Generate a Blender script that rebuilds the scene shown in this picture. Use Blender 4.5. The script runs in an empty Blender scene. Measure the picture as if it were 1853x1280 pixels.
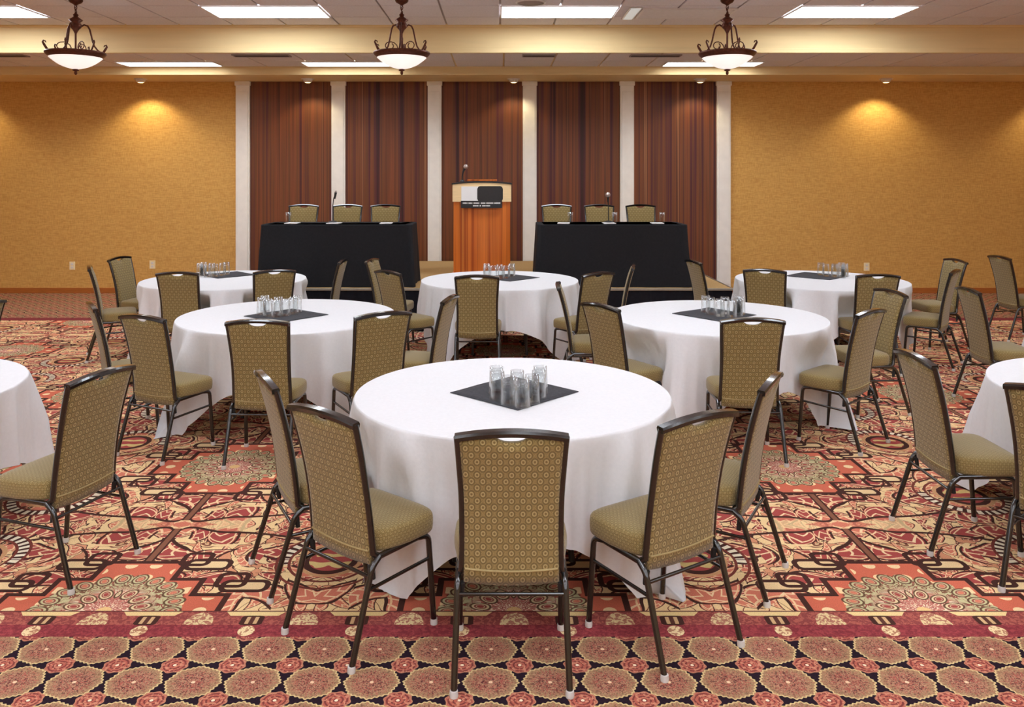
import bpy, bmesh, math, random
from mathutils import Vector, Matrix
random.seed(7)
PI = math.pi
S = bpy.context.scene
C = bpy.data.collections.new('room')
S.collection.children.link(C)

# ------------------------------------------------------------------ camera
cam_d = bpy.data.cameras.new('camera')
cam = bpy.data.objects.new('camera', cam_d)
C.objects.link(cam)
F_PX = 1500.0
cam_d.sensor_fit = 'HORIZONTAL'
cam_d.sensor_width = 36.0
cam_d.lens = F_PX / 1853.0 * 36.0
cam_d.shift_x = 21.5 / 1853.0
cam_d.shift_y = -322.0 / 1853.0
cam_d.clip_start = 0.05
cam_d.clip_end = 100
CAM_H = 1.87
cam.location = (0, 0, CAM_H)
cam.rotation_euler = (PI / 2, 0, 0)
S.camera = cam

# ------------------------------------------------------------------ world and exposure
w = bpy.data.worlds.new('world'); S.world = w
w.use_nodes = True
w.node_tree.nodes['Background'].inputs[0].default_value = (0.5, 0.5, 0.5, 1)
w.node_tree.nodes['Background'].inputs[1].default_value = 0.05
S.view_settings.view_transform = 'Standard'
S.view_settings.look = 'None'
S.view_settings.exposure = 0.08
S.view_settings.gamma = 1.0
S.view_settings.use_curve_mapping = False
TROFFER_E = 17.0      # emission of the fluorescent ceiling panels
BOWL_E = 0.75          # emission of the pendant bowls
SPOT_W = 44.0         # wall-wash spots

# ------------------------------------------------------------------ helpers
def srgb(r, g, b, a=1.0):
    def f(c):
        c /= 255.0
        return c / 12.92 if c <= 0.04045 else ((c + 0.055) / 1.055) ** 2.4
    return (f(r), f(g), f(b), a)

def link(o, parent=None):
    C.objects.link(o)
    if parent is not None:
        o.parent = parent
    return o

def tag(o, label=None, cat=None, group=None, kind=None):
    if label: o['label'] = label
    if cat: o['category'] = cat
    if group: o['group'] = group
    if kind: o['kind'] = kind
    return o

def thing(name, loc=(0, 0, 0), rz=0, label=None, cat=None, group=None, kind=None):
    o = bpy.data.objects.new(name, None)
    o.empty_display_size = 0.1
    link(o)
    o.location = loc
    o.rotation_euler = (0, 0, rz)
    return tag(o, label, cat, group, kind)

class MB:
    """collects shapes into one mesh"""
    def __init__(self):
        self.v = []; self.f = []; self.smooth = []
    def add(self, verts, faces, smooth=False):
        n = len(self.v)
        self.v += [tuple(p) for p in verts]
        self.f += [tuple(i + n for i in f) for f in faces]
        self.smooth += [smooth] * len(faces)
        return self
    def box(self, x0, x1, y0, y1, z0, z1, bev=0.0):
        bm = bmesh.new()
        bmesh.ops.create_cube(bm, size=1)
        for p in bm.verts:
            p.co = Vector(((x0 + x1) / 2 + p.co.x * (x1 - x0), (y0 + y1) / 2 + p.co.y * (y1 - y0), (z0 + z1) / 2 + p.co.z * (z1 - z0)))
        if bev > 0:
            bmesh.ops.bevel(bm, geom=bm.edges[:] + bm.verts[:], offset=bev, segments=2, profile=0.5, affect='EDGES')
        bm.verts.index_update()
        self.add([v.co[:] for v in bm.verts], [[v.index for v in f.verts] for f in bm.faces])
        bm.free()
        return self
    def tube(self, pts, r, n=10, closed=False, rx=None, caps=True):
        """sweep; r scalar or list; rx = second radius (oval section)"""
        pts = [Vector(p) for p in pts]
        m = len(pts)
        rs = r if isinstance(r, (list, tuple)) else [r] * m
        tang = []
        for i in range(m):
            if closed:
                t = pts[(i + 1) % m] - pts[i - 1]
            elif i == 0: t = pts[1] - pts[0]
            elif i == m - 1: t = pts[-1] - pts[-2]
            else: t = pts[i + 1] - pts[i - 1]
            tang.append(t.normalized())
        up = Vector((0, 0, 1)) if abs(tang[0].z) < 0.9 else Vector((0, 1, 0))
        nrm = (up - tang[0] * up.dot(tang[0])).normalized()
        V = []
        for i in range(m):
            t = tang[i]
            nrm = (nrm - t * nrm.dot(t)).normalized()
            bn = t.cross(nrm)
            for k in range(n):
                a = 2 * PI * k / n
                V.append(pts[i] + nrm * math.cos(a) * rs[i] + bn * math.sin(a) * (rx if rx else rs[i]))
        F = []
        seg = m if closed else m - 1
        for i in range(seg):
            j = (i + 1) % m
            for k in range(n):
                F.append((i * n + k, i * n + (k + 1) % n, j * n + (k + 1) % n, j * n + k))
        self.add(V, F, True)
        if caps and not closed:
            self.add(V[:n], [tuple(range(n))[::-1]])
            self.add(V[-n:], [tuple(range(n))])
        return self
    def lathe(self, prof, n=24, c=(0, 0, 0), cap0=True, cap1=True, smooth=True):
        V = []; F = []
        for (r, z) in prof:
            for k in range(n):
                a = 2 * PI * k / n
                V.append((c[0] + r * math.cos(a), c[1] + r * math.sin(a), c[2] + z))
        for i in range(len(prof) - 1):
            for k in range(n):
                F.append((i * n + k, i * n + (k + 1) % n, (i + 1) * n + (k + 1) % n, (i + 1) * n + k))
        self.add(V, F, smooth)
        if cap0: self.add(V[:n], [tuple(range(n))[::-1]])
        if cap1: self.add(V[-n:], [tuple(range(n))])
        return self
    def mesh(self, name, mat, uvbox=None):
        me = bpy.data.meshes.new(name)
        me.from_pydata(self.v, [], self.f)
        me.polygons.foreach_set('use_smooth', self.smooth)
        if uvbox:
            uv = me.uv_layers.new(name='UVMap')
            for p in me.polygons:
                nx, ny, nz = (abs(c) for c in p.normal)
                for li in p.loop_indices:
                    co = me.vertices[me.loops[li].vertex_index].co
                    if nz > 0.62: t = (co.x, co.y)
                    elif ny >= nx: t = (co.x, co.z)
                    else: t = (co.y, co.z)
                    uv.data[li].uv = t
        if mat: me.materials.append(mat)
        me.update()
        return me
    def build(self, name, mat, parent=None, uvbox=None):
        return link(bpy.data.objects.new(name, self.mesh(name, mat, uvbox)), parent)

def part(name, me, parent, loc=None, rot=None):
    o = link(bpy.data.objects.new(name, me), parent)
    if loc: o.location = loc
    if rot: o.rotation_euler = rot
    return o

def fillet(pts, r, n=5):
    """round the inner corners of a polyline"""
    P = [Vector(p) for p in pts]
    out = [P[0]]
    for i in range(1, len(P) - 1):
        a = (P[i - 1] - P[i]); b = (P[i + 1] - P[i])
        d = min(r, a.length * 0.45, b.length * 0.45)
        p0 = P[i] + a.normalized() * d; p1 = P[i] + b.normalized() * d
        for k in range(n + 1):
            t = k / n
            out.append((1 - t) ** 2 * p0 + 2 * t * (1 - t) * P[i] + t * t * p1)
    out.append(P[-1])
    return out

def copy_tree(o, parent=None):
    c = o.copy(); C.objects.link(c); c.parent = parent
    for ch in KIDS.get(o.name, ()):
        copy_tree(ch, c)
    return c
KIDS = {}
def note_kids(o):
    KIDS[o.name] = list(o.children)
    for ch in o.children: note_kids(ch)

# ------------------------------------------------------------------ materials
def new_mat(name):
    m = bpy.data.materials.new(name); m.use_nodes = True
    nt = m.node_tree
    return m, nt, nt.nodes['Principled BSDF']

def mat_plain(name, col, rough=0.5, metal=0.0, spec=0.5, noise=0.0, nscale=20, bump=0.0, stretch=(1, 1, 1)):
    m, nt, b = new_mat(name)
    b.inputs['Base Color'].default_value = col
    b.inputs['Roughness'].default_value = rough
    b.inputs['Metallic'].default_value = metal
    b.inputs['Specular IOR Level'].default_value = spec
    if noise > 0 or bump > 0:
        tc = nt.nodes.new('ShaderNodeTexCoord')
        mp = nt.nodes.new('ShaderNodeMapping'); mp.inputs['Scale'].default_value = stretch
        nz = nt.nodes.new('ShaderNodeTexNoise'); nz.inputs['Scale'].default_value = nscale; nz.inputs['Detail'].default_value = 3
        nt.links.new(tc.outputs['Object'], mp.inputs[0]); nt.links.new(mp.outputs[0], nz.inputs['Vector'])
        if noise > 0:
            mr = nt.nodes.new('ShaderNodeMapRange')
            mr.inputs['From Min'].default_value = 0.3; mr.inputs['From Max'].default_value = 0.7
            mr.inputs['To Min'].default_value = 1 - noise; mr.inputs['To Max'].default_value = 1 + noise
            hv = nt.nodes.new('ShaderNodeHueSaturation'); hv.inputs['Color'].default_value = col
            nt.links.new(nz.outputs[0], mr.inputs[0]); nt.links.new(mr.outputs[0], hv.inputs['Value'])
            nt.links.new(hv.outputs[0], b.inputs['Base Color'])
        if bump > 0:
            bp = nt.nodes.new('ShaderNodeBump'); bp.inputs['Strength'].default_value = bump; bp.inputs['Distance'].default_value = 0.01
            nt.links.new(nz.outputs[0], bp.inputs['Height']); nt.links.new(bp.outputs[0], b.inputs['Normal'])
    return m

def mat_emit(name, col, e):
    m, nt, b = new_mat(name)
    b.inputs['Base Color'].default_value = (0.8, 0.8, 0.8, 1)
    b.inputs['Emission Color'].default_value = col
    b.inputs['Emission Strength'].default_value = e
    return m

# --- small expression compiler for node maths
class Ex:
    nt = None
    def __init__(self, s): self.s = s
    def __add__(a, b): return mth('ADD', a, b)
    __radd__ = __add__
    def __sub__(a, b): return mth('SUBTRACT', a, b)
    def __rsub__(a, b): return mth('SUBTRACT', b, a)
    def __mul__(a, b): return mth('MULTIPLY', a, b)
    __rmul__ = __mul__
    def __truediv__(a, b): return mth('DIVIDE', a, b)
    def __rtruediv__(a, b): return mth('DIVIDE', b, a)
    def __abs__(a): return mth('ABSOLUTE', a)
    def __neg__(a): return mth('MULTIPLY', a, -1.0)
def mth(op, *args):
    n = Ex.nt.nodes.new('ShaderNodeMath'); n.operation = op
    for i, a in enumerate(args):
        if isinstance(a, Ex): Ex.nt.links.new(a.s, n.inputs[i])
        else: n.inputs[i].default_value = float(a)
    return Ex(n.outputs[0])
fmin = lambda a, b: mth('MINIMUM', a, b)
fmax = lambda a, b: mth('MAXIMUM', a, b)
lt = lambda a, b: mth('LESS_THAN', a, b)
gt = lambda a, b: mth('GREATER_THAN', a, b)
fract = lambda a: mth('FRACT', a)
flr = lambda a: mth('FLOOR', a)
sqrt = lambda a: mth('SQRT', a)
sin = lambda a: mth('SINE', a)
atan2 = lambda a, b: mth('ARCTAN2', a, b)
def sat(a):
    e = mth('ADD', a, 0.0); e.s.node.use_clamp = True; return e
def mixc(fac, c0, c1):
    n = Ex.nt.nodes.new('ShaderNodeMix'); n.data_type = 'RGBA'
    if isinstance(fac, Ex): Ex.nt.links.new(fac.s, n.inputs[0])
    else: n.inputs[0].default_value = fac
    for i, c in ((6, c0), (7, c1)):
        if isinstance(c, Ex): Ex.nt.links.new(c.s, n.inputs[i])
        else: n.inputs[i].default_value = c
    return Ex(n.outputs[2])
def vec(x, y, z=0.0):
    n = Ex.nt.nodes.new('ShaderNodeCombineXYZ')
    for i, a in enumerate((x, y, z)):
        if isinstance(a, Ex): Ex.nt.links.new(a.s, n.inputs[i])
        else: n.inputs[i].default_value = a
    return Ex(n.outputs[0])
def noise(v, scale, detail=0.0, dist=0.0, rough=0.5):
    n = Ex.nt.nodes.new('ShaderNodeTexNoise')
    n.inputs['Scale'].default_value = scale; n.inputs['Detail'].default_value = detail
    n.inputs['Distortion'].default_value = dist; n.inputs['Roughness'].default_value = rough
    Ex.nt.links.new(v.s, n.inputs['Vector'])
    return Ex(n.outputs[0])
def voro(v, scale, feature='F1'):
    n = Ex.nt.nodes.new('ShaderNodeTexVoronoi'); n.feature = feature
    n.inputs['Scale'].default_value = scale
    Ex.nt.links.new(v.s, n.inputs['Vector'])
    return Ex(n.outputs['Distance'])
def hyp(x, y): return sqrt(x * x + y * y)
def rrect(x, y, hx, hy, r=0.01):
    """signed distance of a rounded rectangle"""
    qx = abs(x) - (hx - r); qy = abs(y) - (hy - r)
    return hyp(fmax(qx, 0.0), fmax(qy, 0.0)) + fmin(fmax(qx, qy), 0.0) - r

# --- carpet
CX0, CY0, CP = 0.06, 3.56, 1.765       # medallion centres and their spacing
FIELD_Y1 = 10.7
def mat_carpet():
    m, nt, b = new_mat('patterned_carpet'); Ex.nt = nt
    tc = nt.nodes.new('ShaderNodeTexCoord')
    sp = nt.nodes.new('ShaderNodeSeparateXYZ'); nt.links.new(tc.outputs['Object'], sp.inputs[0])
    X, Y = Ex(sp.outputs[0]), Ex(sp.outputs[1])
    cream = srgb(236, 200, 140); dark = srgb(72, 40, 32); red = srgb(168, 60, 52); maroon = srgb(118, 36, 42)
    coral = srgb(212, 112, 80); orange = srgb(204, 92, 56); green = srgb(196, 186, 136); brown = srgb(136, 84, 58)
    # ---- folded cell coordinates
    a = abs(fract((X - CX0) / CP + 0.5) - 0.5)
    bb = abs(fract((Y - CY0) / CP + 0.5) - 0.5)
    v = vec(a, bb)
    n1 = noise(v, 8.0, 0.3, 1.5)
    n2 = noise(vec(a + 3.0, bb), 7.0, 0.0, 0.6)
    n3 = noise(vec(a, bb + 7.0), 14.0, 0.2, 1.6)
    # curling leaves: one teardrop in every cell of a warped lattice, turned at random
    def leaves(scale, seed, curl, wid):
        wx_ = a + (n2 - 0.5) * 0.06 + seed; wy_ = bb + (n2 - 0.5) * 0.05
        vn = nt.nodes.new('ShaderNodeTexVoronoi'); vn.inputs['Scale'].default_value = scale
        vn.inputs['Randomness'].default_value = 0.75
        nt.links.new(vec(wx_, wy_).s, vn.inputs['Vector'])
        ps = nt.nodes.new('ShaderNodeSeparateXYZ'); nt.links.new(vn.outputs['Position'], ps.inputs[0])
        cs = nt.nodes.new('ShaderNodeSeparateColor'); nt.links.new(vn.outputs['Color'], cs.inputs[0])
        rnd = Ex(cs.outputs[0]); rnd2 = Ex(cs.outputs[1])
        ox = (wx_ - Ex(ps.outputs[0])) * scale; oy = (wy_ - Ex(ps.outputs[1])) * scale
        ang = rnd * 6.283
        ca_, sa_ = mth('COSINE', ang), sin(ang)
        lx = ox * ca_ + oy * sa_; ly = oy * ca_ - ox * sa_
        ly = ly + lx * lx * curl - 0.06
        t = sat((lx + 0.56) / 1.12)
        w_ = sqrt(t) * (1.0 - t) * wid
        return abs(ly) - w_, lx, abs(ly), rnd2
    col = mixc(lt(abs(n1 - 0.50), 0.009), cream, srgb(130, 72, 50))
    col = mixc(gt(n3, 0.60), col, srgb(214, 140, 96))
    col = mixc(lt(abs(n3 - 0.60), 0.014), col, dark)
    for (scale, seed, curl, wid) in ((13.0, 5.3, 0.7, 0.62), (7.2, 0.0, 0.9, 0.80)):
        d_, lx, ly, rr = leaves(scale, seed, curl, wid)
        lf = mixc(gt(rr, 0.48), red, coral)
        lf = mixc(gt(rr, 0.88), lf, maroon)
        lf = mixc(lt(abs(fract(lx * 3.4 - ly * 3.6) - 0.5), 0.10), lf, srgb(240, 204, 154))
        lf = mixc(lt(abs(d_ + 0.075), 0.018), lf, srgb(238, 196, 142))
        col = mixc(lt(d_, 0.0), col, lf)
        col = mixc(lt(abs(d_), 0.006 + 0.16 / scale), col, dark)
    # ---- straps and pointed ovals between the medallions
    q = 0.5 - bb
    am = fmax(a - 0.15, 0.0)
    s1 = sat(a / 0.16)
    qc = 0.0006 / (a + 0.003) + s1 * s1 * (3.0 - 2.0 * s1) * 0.052 + am * am * 0.9
    inl = lt(q, qc)
    lens_in = mixc(gt(n3, 0.5), cream, coral)
    col = mixc(inl * lt(a, 0.2) * 0.7, col, lens_in)
    dq = abs(q - qc)
    col = mixc(lt(dq, 0.0065) * lt(a, 0.45), col, dark)
    st = lt(a, 0.014) * lt(bb, 0.47)
    col = mixc(st, col, brown)
    col = mixc(st * gt(a, 0.008), col, dark)
    # ---- round wreaths and ladder bands
    wx = a - 0.5; wy = bb - 0.27
    wr = hyp(wx, wy * 0.9); wa = atan2(wy, wx)
    band = lt(abs(wr - 0.128), 0.014) * gt(wy, -0.03)
    lad = gt(fract(wa * 5.0), 0.45)
    col = mixc(band, col, mixc(lad, dark, srgb(235, 220, 190)))
    col = mixc(lt(abs(wr - 0.112), 0.004) + lt(abs(wr - 0.146), 0.004), col, srgb(120, 50, 36))
    col = mixc(lt(wr, 0.075), col, mixc(gt(n3, 0.47), srgb(214, 184, 110), red))
    col = mixc(lt(abs(wr - 0.068), 0.009), col, dark)
    col = mixc(lt(abs(wr - 0.084), 0.006), col, srgb(206, 150, 96))
    # ---- stepped medallion
    d1 = fmax(a - 0.275, bb - 0.075)
    d2 = fmax(a - 0.185, bb - 0.155)
    d3 = fmax(a - 0.105, bb - 0.25)
    dm = fmin(fmin(d1, d2), d3)
    col = mixc(lt(dm, 0.0), col, orange)
    dx = fract(a * 15.0) - 0.5; dy = fract(bb * 15.0 + flr(a * 15.0) * 0.5) - 0.5
    col = mixc(lt(hyp(dx, dy), 0.25) * lt(dm, -0.012), col, srgb(240, 206, 150))
    col = mixc(lt(abs(dm - 0.003), 0.008), col, dark)
    # flower in the medallion
    r = hyp(a, bb * 1.02) / 0.185; th = atan2(bb, a)
    def petals(cnt, r0, lr, lw, fill, core, off):
        ph_ = (fract(th * (cnt / (2 * PI)) + off) - 0.5) * (2 * PI / cnt)
        d_ = hyp((r - r0) / lr, r * ph_ / lw)
        c_ = mixc(lt(d_, 0.80), srgb(104, 74, 50), fill)
        c_ = mixc(lt(abs(d_ - 0.50), 0.09), c_, srgb(150, 76, 60))
        c_ = mixc(lt(d_, 0.34), c_, core)
        return lt(d_, 1.0), c_
    sc = sin(th * 18.0)
    n8 = noise(vec(a, bb + 2.0), 34.0, 0.5, 1.8)
    fl = lt(r, 0.95 + sc * 0.06)
    body = mixc(sat((r - 0.5) * 6.0), srgb(196, 112, 94), green)
    body = mixc(lt(abs(fract(r * 5.0 + sc * 0.30 + n8 * 2.6) - 0.5), 0.15), body, mixc(sat((r - 0.5) * 6.0), srgb(240, 214, 178), srgb(128, 84, 58)))
    body = mixc(lt(abs(n8 - 0.5), 0.02), body, srgb(150, 62, 52))
    col = mixc(fl, col, body)
    for args in ((22, 0.88, 0.15, 0.11, green, coral, 0.5), (13, 0.46, 0.15, 0.10, srgb(222, 198, 150), red, 0.0)):
        k_, c_ = petals(*args)
        col = mixc(k_, col, c_)
    col = mixc(lt(r, 0.10), col, srgb(232, 190, 120))
    # interlaced knots on the steps
    for (kx, ky) in ((0.150, 0.252), (0.285, 0.135)):
        k1 = rrect(a - (kx + 0.022), bb - (ky - 0.012), 0.058, 0.026, 0.02)
        k2 = rrect(a - (kx - 0.020), bb - (ky + 0.020), 0.036, 0.034, 0.015)
        col = mixc(lt(k1, 0.0), col, srgb(232, 196, 140))
        col = mixc(fmax(lt(abs(k1), 0.0075), lt(abs(k2), 0.0075)), col, dark)
    field = col
    # ---- red border strip
    t = (Y - 3.36) / 0.20            # 0 at the octagons, 1 at the field
    bx = abs(fract((X - CX0) / (CP / 4.0)) - 0.5)       # 0 at the bar centres
    fx = 0.5 - bx                                        # 0 at the humps
    n4 = noise(vec(X, Y), 55.0, 1.0, 1.0)
    bc = mixc(sat((n4 - 0.4) * 4.0), srgb(126, 36, 44), srgb(158, 52, 56))
    upper = gt(t, 0.45)
    bc = mixc(upper, bc, mixc(gt(n4, 0.52), srgb(140, 58, 54), srgb(172, 84, 66)))
    hump = lt(hyp(fx * 3.6, (t - 0.45) * 1.05), 0.50) * upper
    bc = mixc(hump, bc, mixc(gt(n4, 0.5), srgb(176, 110, 84), srgb(222, 196, 140)))
    bar = lt(bx + (1.0 - t) * 0.35, 0.30) * gt(t, 0.80) * lt(t, 0.97)
    bc = mixc(bar, bc, srgb(232, 200, 132))
    kn = rrect(bx, t - 0.62, 0.085, 0.16, 0.04)
    bc = mixc(lt(kn, 0.0), bc, mixc(lt(abs(bx - 0.04), 0.018), srgb(92, 52, 40), srgb(206, 164, 112)))
    bc = mixc(lt(abs(kn), 0.024), bc, dark)
    mot = lt(hyp(bx * 6.5, (t - 0.22) * 2.6), 0.5)
    bc = mixc(mot, bc, mixc(gt(n4, 0.47), srgb(178, 120, 84), srgb(232, 204, 150)))
    bc = mixc(gt(t, 0.965), bc, srgb(98, 46, 40))
    # ---- octagons on dark ground
    OP = 0.2195; OPY = 0.213
    ou = fract((X + 0.035) / OP + 0.5) - 0.5; ov = fract((Y - 3.272) / OPY + 0.5) - 0.5
    ou2 = fract((X + 0.035) / OP) - 0.5; ov2 = fract((Y - 3.272) / OPY) - 0.5
    n5 = noise(vec(X, Y), 70.0, 2.0, 0.0)
    oa = atan2(ov, ou); orr = hyp(ou, ov)
    ser = sin(oa * 32.0) * 0.012
    ca, cb = abs(ou), abs(ov)
    oct_ = fmax(ca * 0.9239 + cb * 0.3827, ca * 0.3827 + cb * 0.9239) + ser
    oc = srgb(38, 22, 33)
    rays = sin(oa * 28.0)
    n7 = noise(vec(X, Y), 120.0, 1.0, 1.5)
    inner = mixc(sat((n7 - 0.43) * 9.0), srgb(92, 42, 42), srgb(178, 130, 96))
    inner = mixc(lt(abs(n5 - 0.5), 0.03), inner, srgb(168, 82, 64))
    inner = mixc(lt(orr, 0.035), inner, srgb(228, 190, 150))
    fade = sat((oct_ - 0.24) * 5.5 + rays * 0.25)
    inner = mixc(fade * 0.6, inner, srgb(166, 138, 92))
    oc = mixc(lt(oct_, 0.446), oc, srgb(206, 178, 120))
    oc = mixc(lt(oct_, 0.415), oc, inner)
    sa = atan2(ov2, ou2); sr = hyp(ou2, ov2)
    ros = sr + sin(sa * 8.0) * 0.012
    rc = mixc(lt(abs(fract(sr * 14.0) - 0.5), 0.22), srgb(176, 84, 62), srgb(122, 50, 44))
    rc = mixc(gt(n5, 0.55), rc, srgb(196, 124, 92))
    oc = mixc(lt(ros, 0.235), oc, srgb(182, 116, 84))
    oc = mixc(lt(ros, 0.213), oc, rc)
    oc = mixc(lt(sr, 0.03), oc, srgb(240, 214, 180))
    # the sparse brown border along the far wall
    outside = fmax(lt(Y, 3.36), gt(Y, FIELD_Y1 + 0.2))
    fin = mixc(lt(Y, CY0), field, bc)
    fin = mixc(gt(Y, FIELD_Y1), fin, srgb(128, 42, 46))
    fin = mixc(outside, fin, oc)
    # pile speckle
    n6 = noise(vec(X, Y), 260.0, 1.0, 0.0)
    hv = nt.nodes.new('ShaderNodeHueSaturation')
    nt.links.new(fin.s, hv.inputs['Color'])
    nt.links.new((n6 * 0.9 + 0.60).s, hv.inputs['Value'])
    hv.inputs['Saturation'].default_value = 0.92
    nt.links.new(hv.outputs[0], b.inputs['Base Color'])
    b.inputs['Roughness'].default_value = 0.95
    b.inputs['Specular IOR Level'].default_value = 0.1
    bp = nt.nodes.new('ShaderNodeBump'); bp.inputs['Strength'].default_value = 0.35; bp.inputs['Distance'].default_value = 0.004
    nt.links.new(n6.s, bp.inputs['Height']); nt.links.new(bp.outputs[0], b.inputs['Normal'])
    return m

def mat_fabric(name, px, py, k):
    m, nt, b = new_mat(name); Ex.nt = nt
    uv = nt.nodes.new('ShaderNodeUVMap')
    sp = nt.nodes.new('ShaderNodeSeparateXYZ'); nt.links.new(uv.outputs[0], sp.inputs[0])
    X, Y = Ex(sp.outputs[0]), Ex(sp.outputs[1])
    def ring(ox, oy):
        u = (fract(X / px + ox) - 0.5) * px; v = (fract(Y / py + oy) - 0.5) * py
        return hyp(u, v * 0.85) * (0.042 / px)
    r = fmin(ring(0.0, 0.0), ring(0.5, 0.5))
    n = noise(vec(X, Y), 420.0, 1.0, 0.0)
    base = mixc(sat((n - 0.35) * 3.0), srgb(114, 95, 52), srgb(165, 142, 90))
    base = mixc(lt(abs(r - 0.0115), 0.0026) * (0.6 * k), base, srgb(90, 74, 40))
    base = mixc(lt(abs(r - 0.0068), 0.0020) * (0.34 * k), base, srgb(214, 194, 140))
    base = mixc(lt(r, 0.0036) * (0.6 * k), base, srgb(100, 78, 42))
    nt.links.new(base.s, b.inputs['Base Color'])
    b.inputs['Roughness'].default_value = 0.85
    b.inputs['Specular IOR Level'].default_value = 0.25
    b.inputs['Sheen Weight'].default_value = 0.25
    bp = nt.nodes.new('ShaderNodeBump'); bp.inputs['Strength'].default_value = 0.3; bp.inputs['Distance'].default_value = 0.002
    nt.links.new(n.s, bp.inputs['Height']); nt.links.new(bp.outputs[0], b.inputs['Normal'])
    return m

def mat_stripewood(name, cols, sx=14.0, shift=0.0, rough=0.45, fine=0.5):
    """vertical strips of veneer of many browns"""
    m, nt, b = new_mat(name); Ex.nt = nt
    tc = nt.nodes.new('ShaderNodeTexCoord')
    sp = nt.nodes.new('ShaderNodeSeparateXYZ'); nt.links.new(tc.outputs['Object'], sp.inputs[0])
    X, Z = Ex(sp.outputs[0]), Ex(sp.outputs[2])
    n1 = noise(vec(X * sx + shift, 0.0, Z * 0.05), 1.0, 2.0, 0.0)
    n2 = noise(vec(X * sx * 3.1 + shift, 4.0, Z * 0.12), 1.0, 2.0, 0.0)
    n3 = noise(vec(X * 60.0, 9.0, Z * 0.8), 1.0, 2.0, 0.0)
    rp = nt.nodes.new('ShaderNodeValToRGB')
    el = rp.color_ramp.elements
    el[0].position = 0.36; el[0].color = cols[0]
    el[1].position = 0.66; el[1].color = cols[-1]
    for i, c in enumerate(cols[1:-1]):
        e = el.new(0.36 + 0.30 * (i + 1) / (len(cols) - 1)); e.color = c
    nt.links.new((n1 * (1 - fine * 0.6) + n2 * fine * 0.6).s, rp.inputs[0])
    hv = nt.nodes.new('ShaderNodeHueSaturation')
    nt.links.new(rp.outputs[0], hv.inputs['Color'])
    nt.links.new((n3 * 0.9 + 0.68).s, hv.inputs['Value'])
    nt.links.new(hv.outputs[0], b.inputs['Base Color'])
    b.inputs['Roughness'].default_value = rough
    b.inputs['Specular IOR Level'].default_value = 0.35
    return m

def mat_wallpaper():
    m, nt, b = new_mat('gold_wallpaper'); Ex.nt = nt
    tc = nt.nodes.new('ShaderNodeTexCoord')
    sp = nt.nodes.new('ShaderNodeSeparateXYZ'); nt.links.new(tc.outputs['Object'], sp.inputs[0])
    X, Y, Z = Ex(sp.outputs[0]), Ex(sp.outputs[1]), Ex(sp.outputs[2])
    n1 = noise(vec(X * 12.0, Y * 12.0, Z * 90.0), 1.0, 2.0)
    n2 = noise(vec(X * 90.0, Y * 90.0, Z * 12.0), 1.0, 2.0)
    n3 = noise(vec(X * 2.0, Y * 2.0, Z * 2.0), 1.0, 3.0)
    t = sat((n1 + n2 - 0.78) * 2.4)
    c = mixc(t, srgb(202, 152, 80), srgb(224, 178, 102))
    c = mixc(n3 * 0.25, c, srgb(194, 144, 76))
    nt.links.new(c.s, b.inputs['Base Color'])
    b.inputs['Roughness'].default_value = 0.75
    b.inputs['Specular IOR Level'].default_value = 0.25
    bp = nt.nodes.new('ShaderNodeBump'); bp.inputs['Strength'].default_value = 0.2; bp.inputs['Distance'].default_value = 0.004
    nt.links.new((n1 + n2).s, bp.inputs['Height']); nt.links.new(bp.outputs[0], b.inputs['Normal'])
    return m

def mat_glass(name):
    """thin-walled clear glass: see-through with bright edges"""
    m, nt, b = new_mat(name)
    out = nt.nodes['Material Output']
    tr = nt.nodes.new('ShaderNodeBsdfTransparent'); tr.inputs[0].default_value = (0.96, 0.97, 0.97, 1)
    gl = nt.nodes.new('ShaderNodeBsdfGlossy'); gl.inputs['Roughness'].default_value = 0.06; gl.inputs[0].default_value = (1, 1, 1, 1)
    df = nt.nodes.new('ShaderNodeBsdfTranslucent'); df.inputs[0].default_value = (0.9, 0.92, 0.92, 1)
    lw = nt.nodes.new('ShaderNodeLayerWeight'); lw.inputs['Blend'].default_value = 0.17
    m1 = nt.nodes.new('ShaderNodeMixShader'); m2 = nt.nodes.new('ShaderNodeMixShader')
    m1.inputs[0].default_value = 0.25
    nt.links.new(gl.outputs[0], m1.inputs[1]); nt.links.new(df.outputs[0], m1.inputs[2])
    nt.links.new(lw.outputs['Facing'], m2.inputs[0]); nt.links.new(tr.outputs[0], m2.inputs[1]); nt.links.new(m1.outputs[0], m2.inputs[2])
    nt.links.new(m2.outputs[0], out.inputs['Surface'])
    return m

M = {}
M['carpet'] = mat_carpet()
M['fabric'] = mat_fabric('olive_ring_fabric', 0.042, 0.052, 1.0)
M['seat_fabric'] = mat_fabric('olive_seat_fabric', 0.019, 0.024, 0.9)
M['frame'] = mat_plain('black_bronze_frame', srgb(18, 15, 14), 0.22, 0.1, 0.6, 0.2, 60)
M['frame'].node_tree.nodes['Principled BSDF'].inputs['Coat Weight'].default_value = 0.8
M['frame'].node_tree.nodes['Principled BSDF'].inputs['Coat Roughness'].default_value = 0.10
M['glide'] = mat_plain('clear_plastic_glide', srgb(205, 200, 195), 0.4)
M['welt'] = mat_plain('pale_welt', srgb(158, 138, 92), 0.7, noise=0.1, nscale=80)
M['rubber'] = mat_plain('black_rubber', srgb(28, 26, 26), 0.6, noise=0.1, nscale=60)
M['linen'] = mat_plain('white_linen', srgb(229, 229, 231), 0.8, 0, 0.2, 0.02, 60, 0.08)
M['blackcloth'] = mat_plain('black_tablecloth', srgb(34, 34, 37), 0.85, 0, 0.2, 0.12, 40, 0.1)
M['napkin'] = mat_plain('black_napkin', srgb(70, 70, 74), 0.9, 0, 0.2, 0.15, 90, 0.1)
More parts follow.
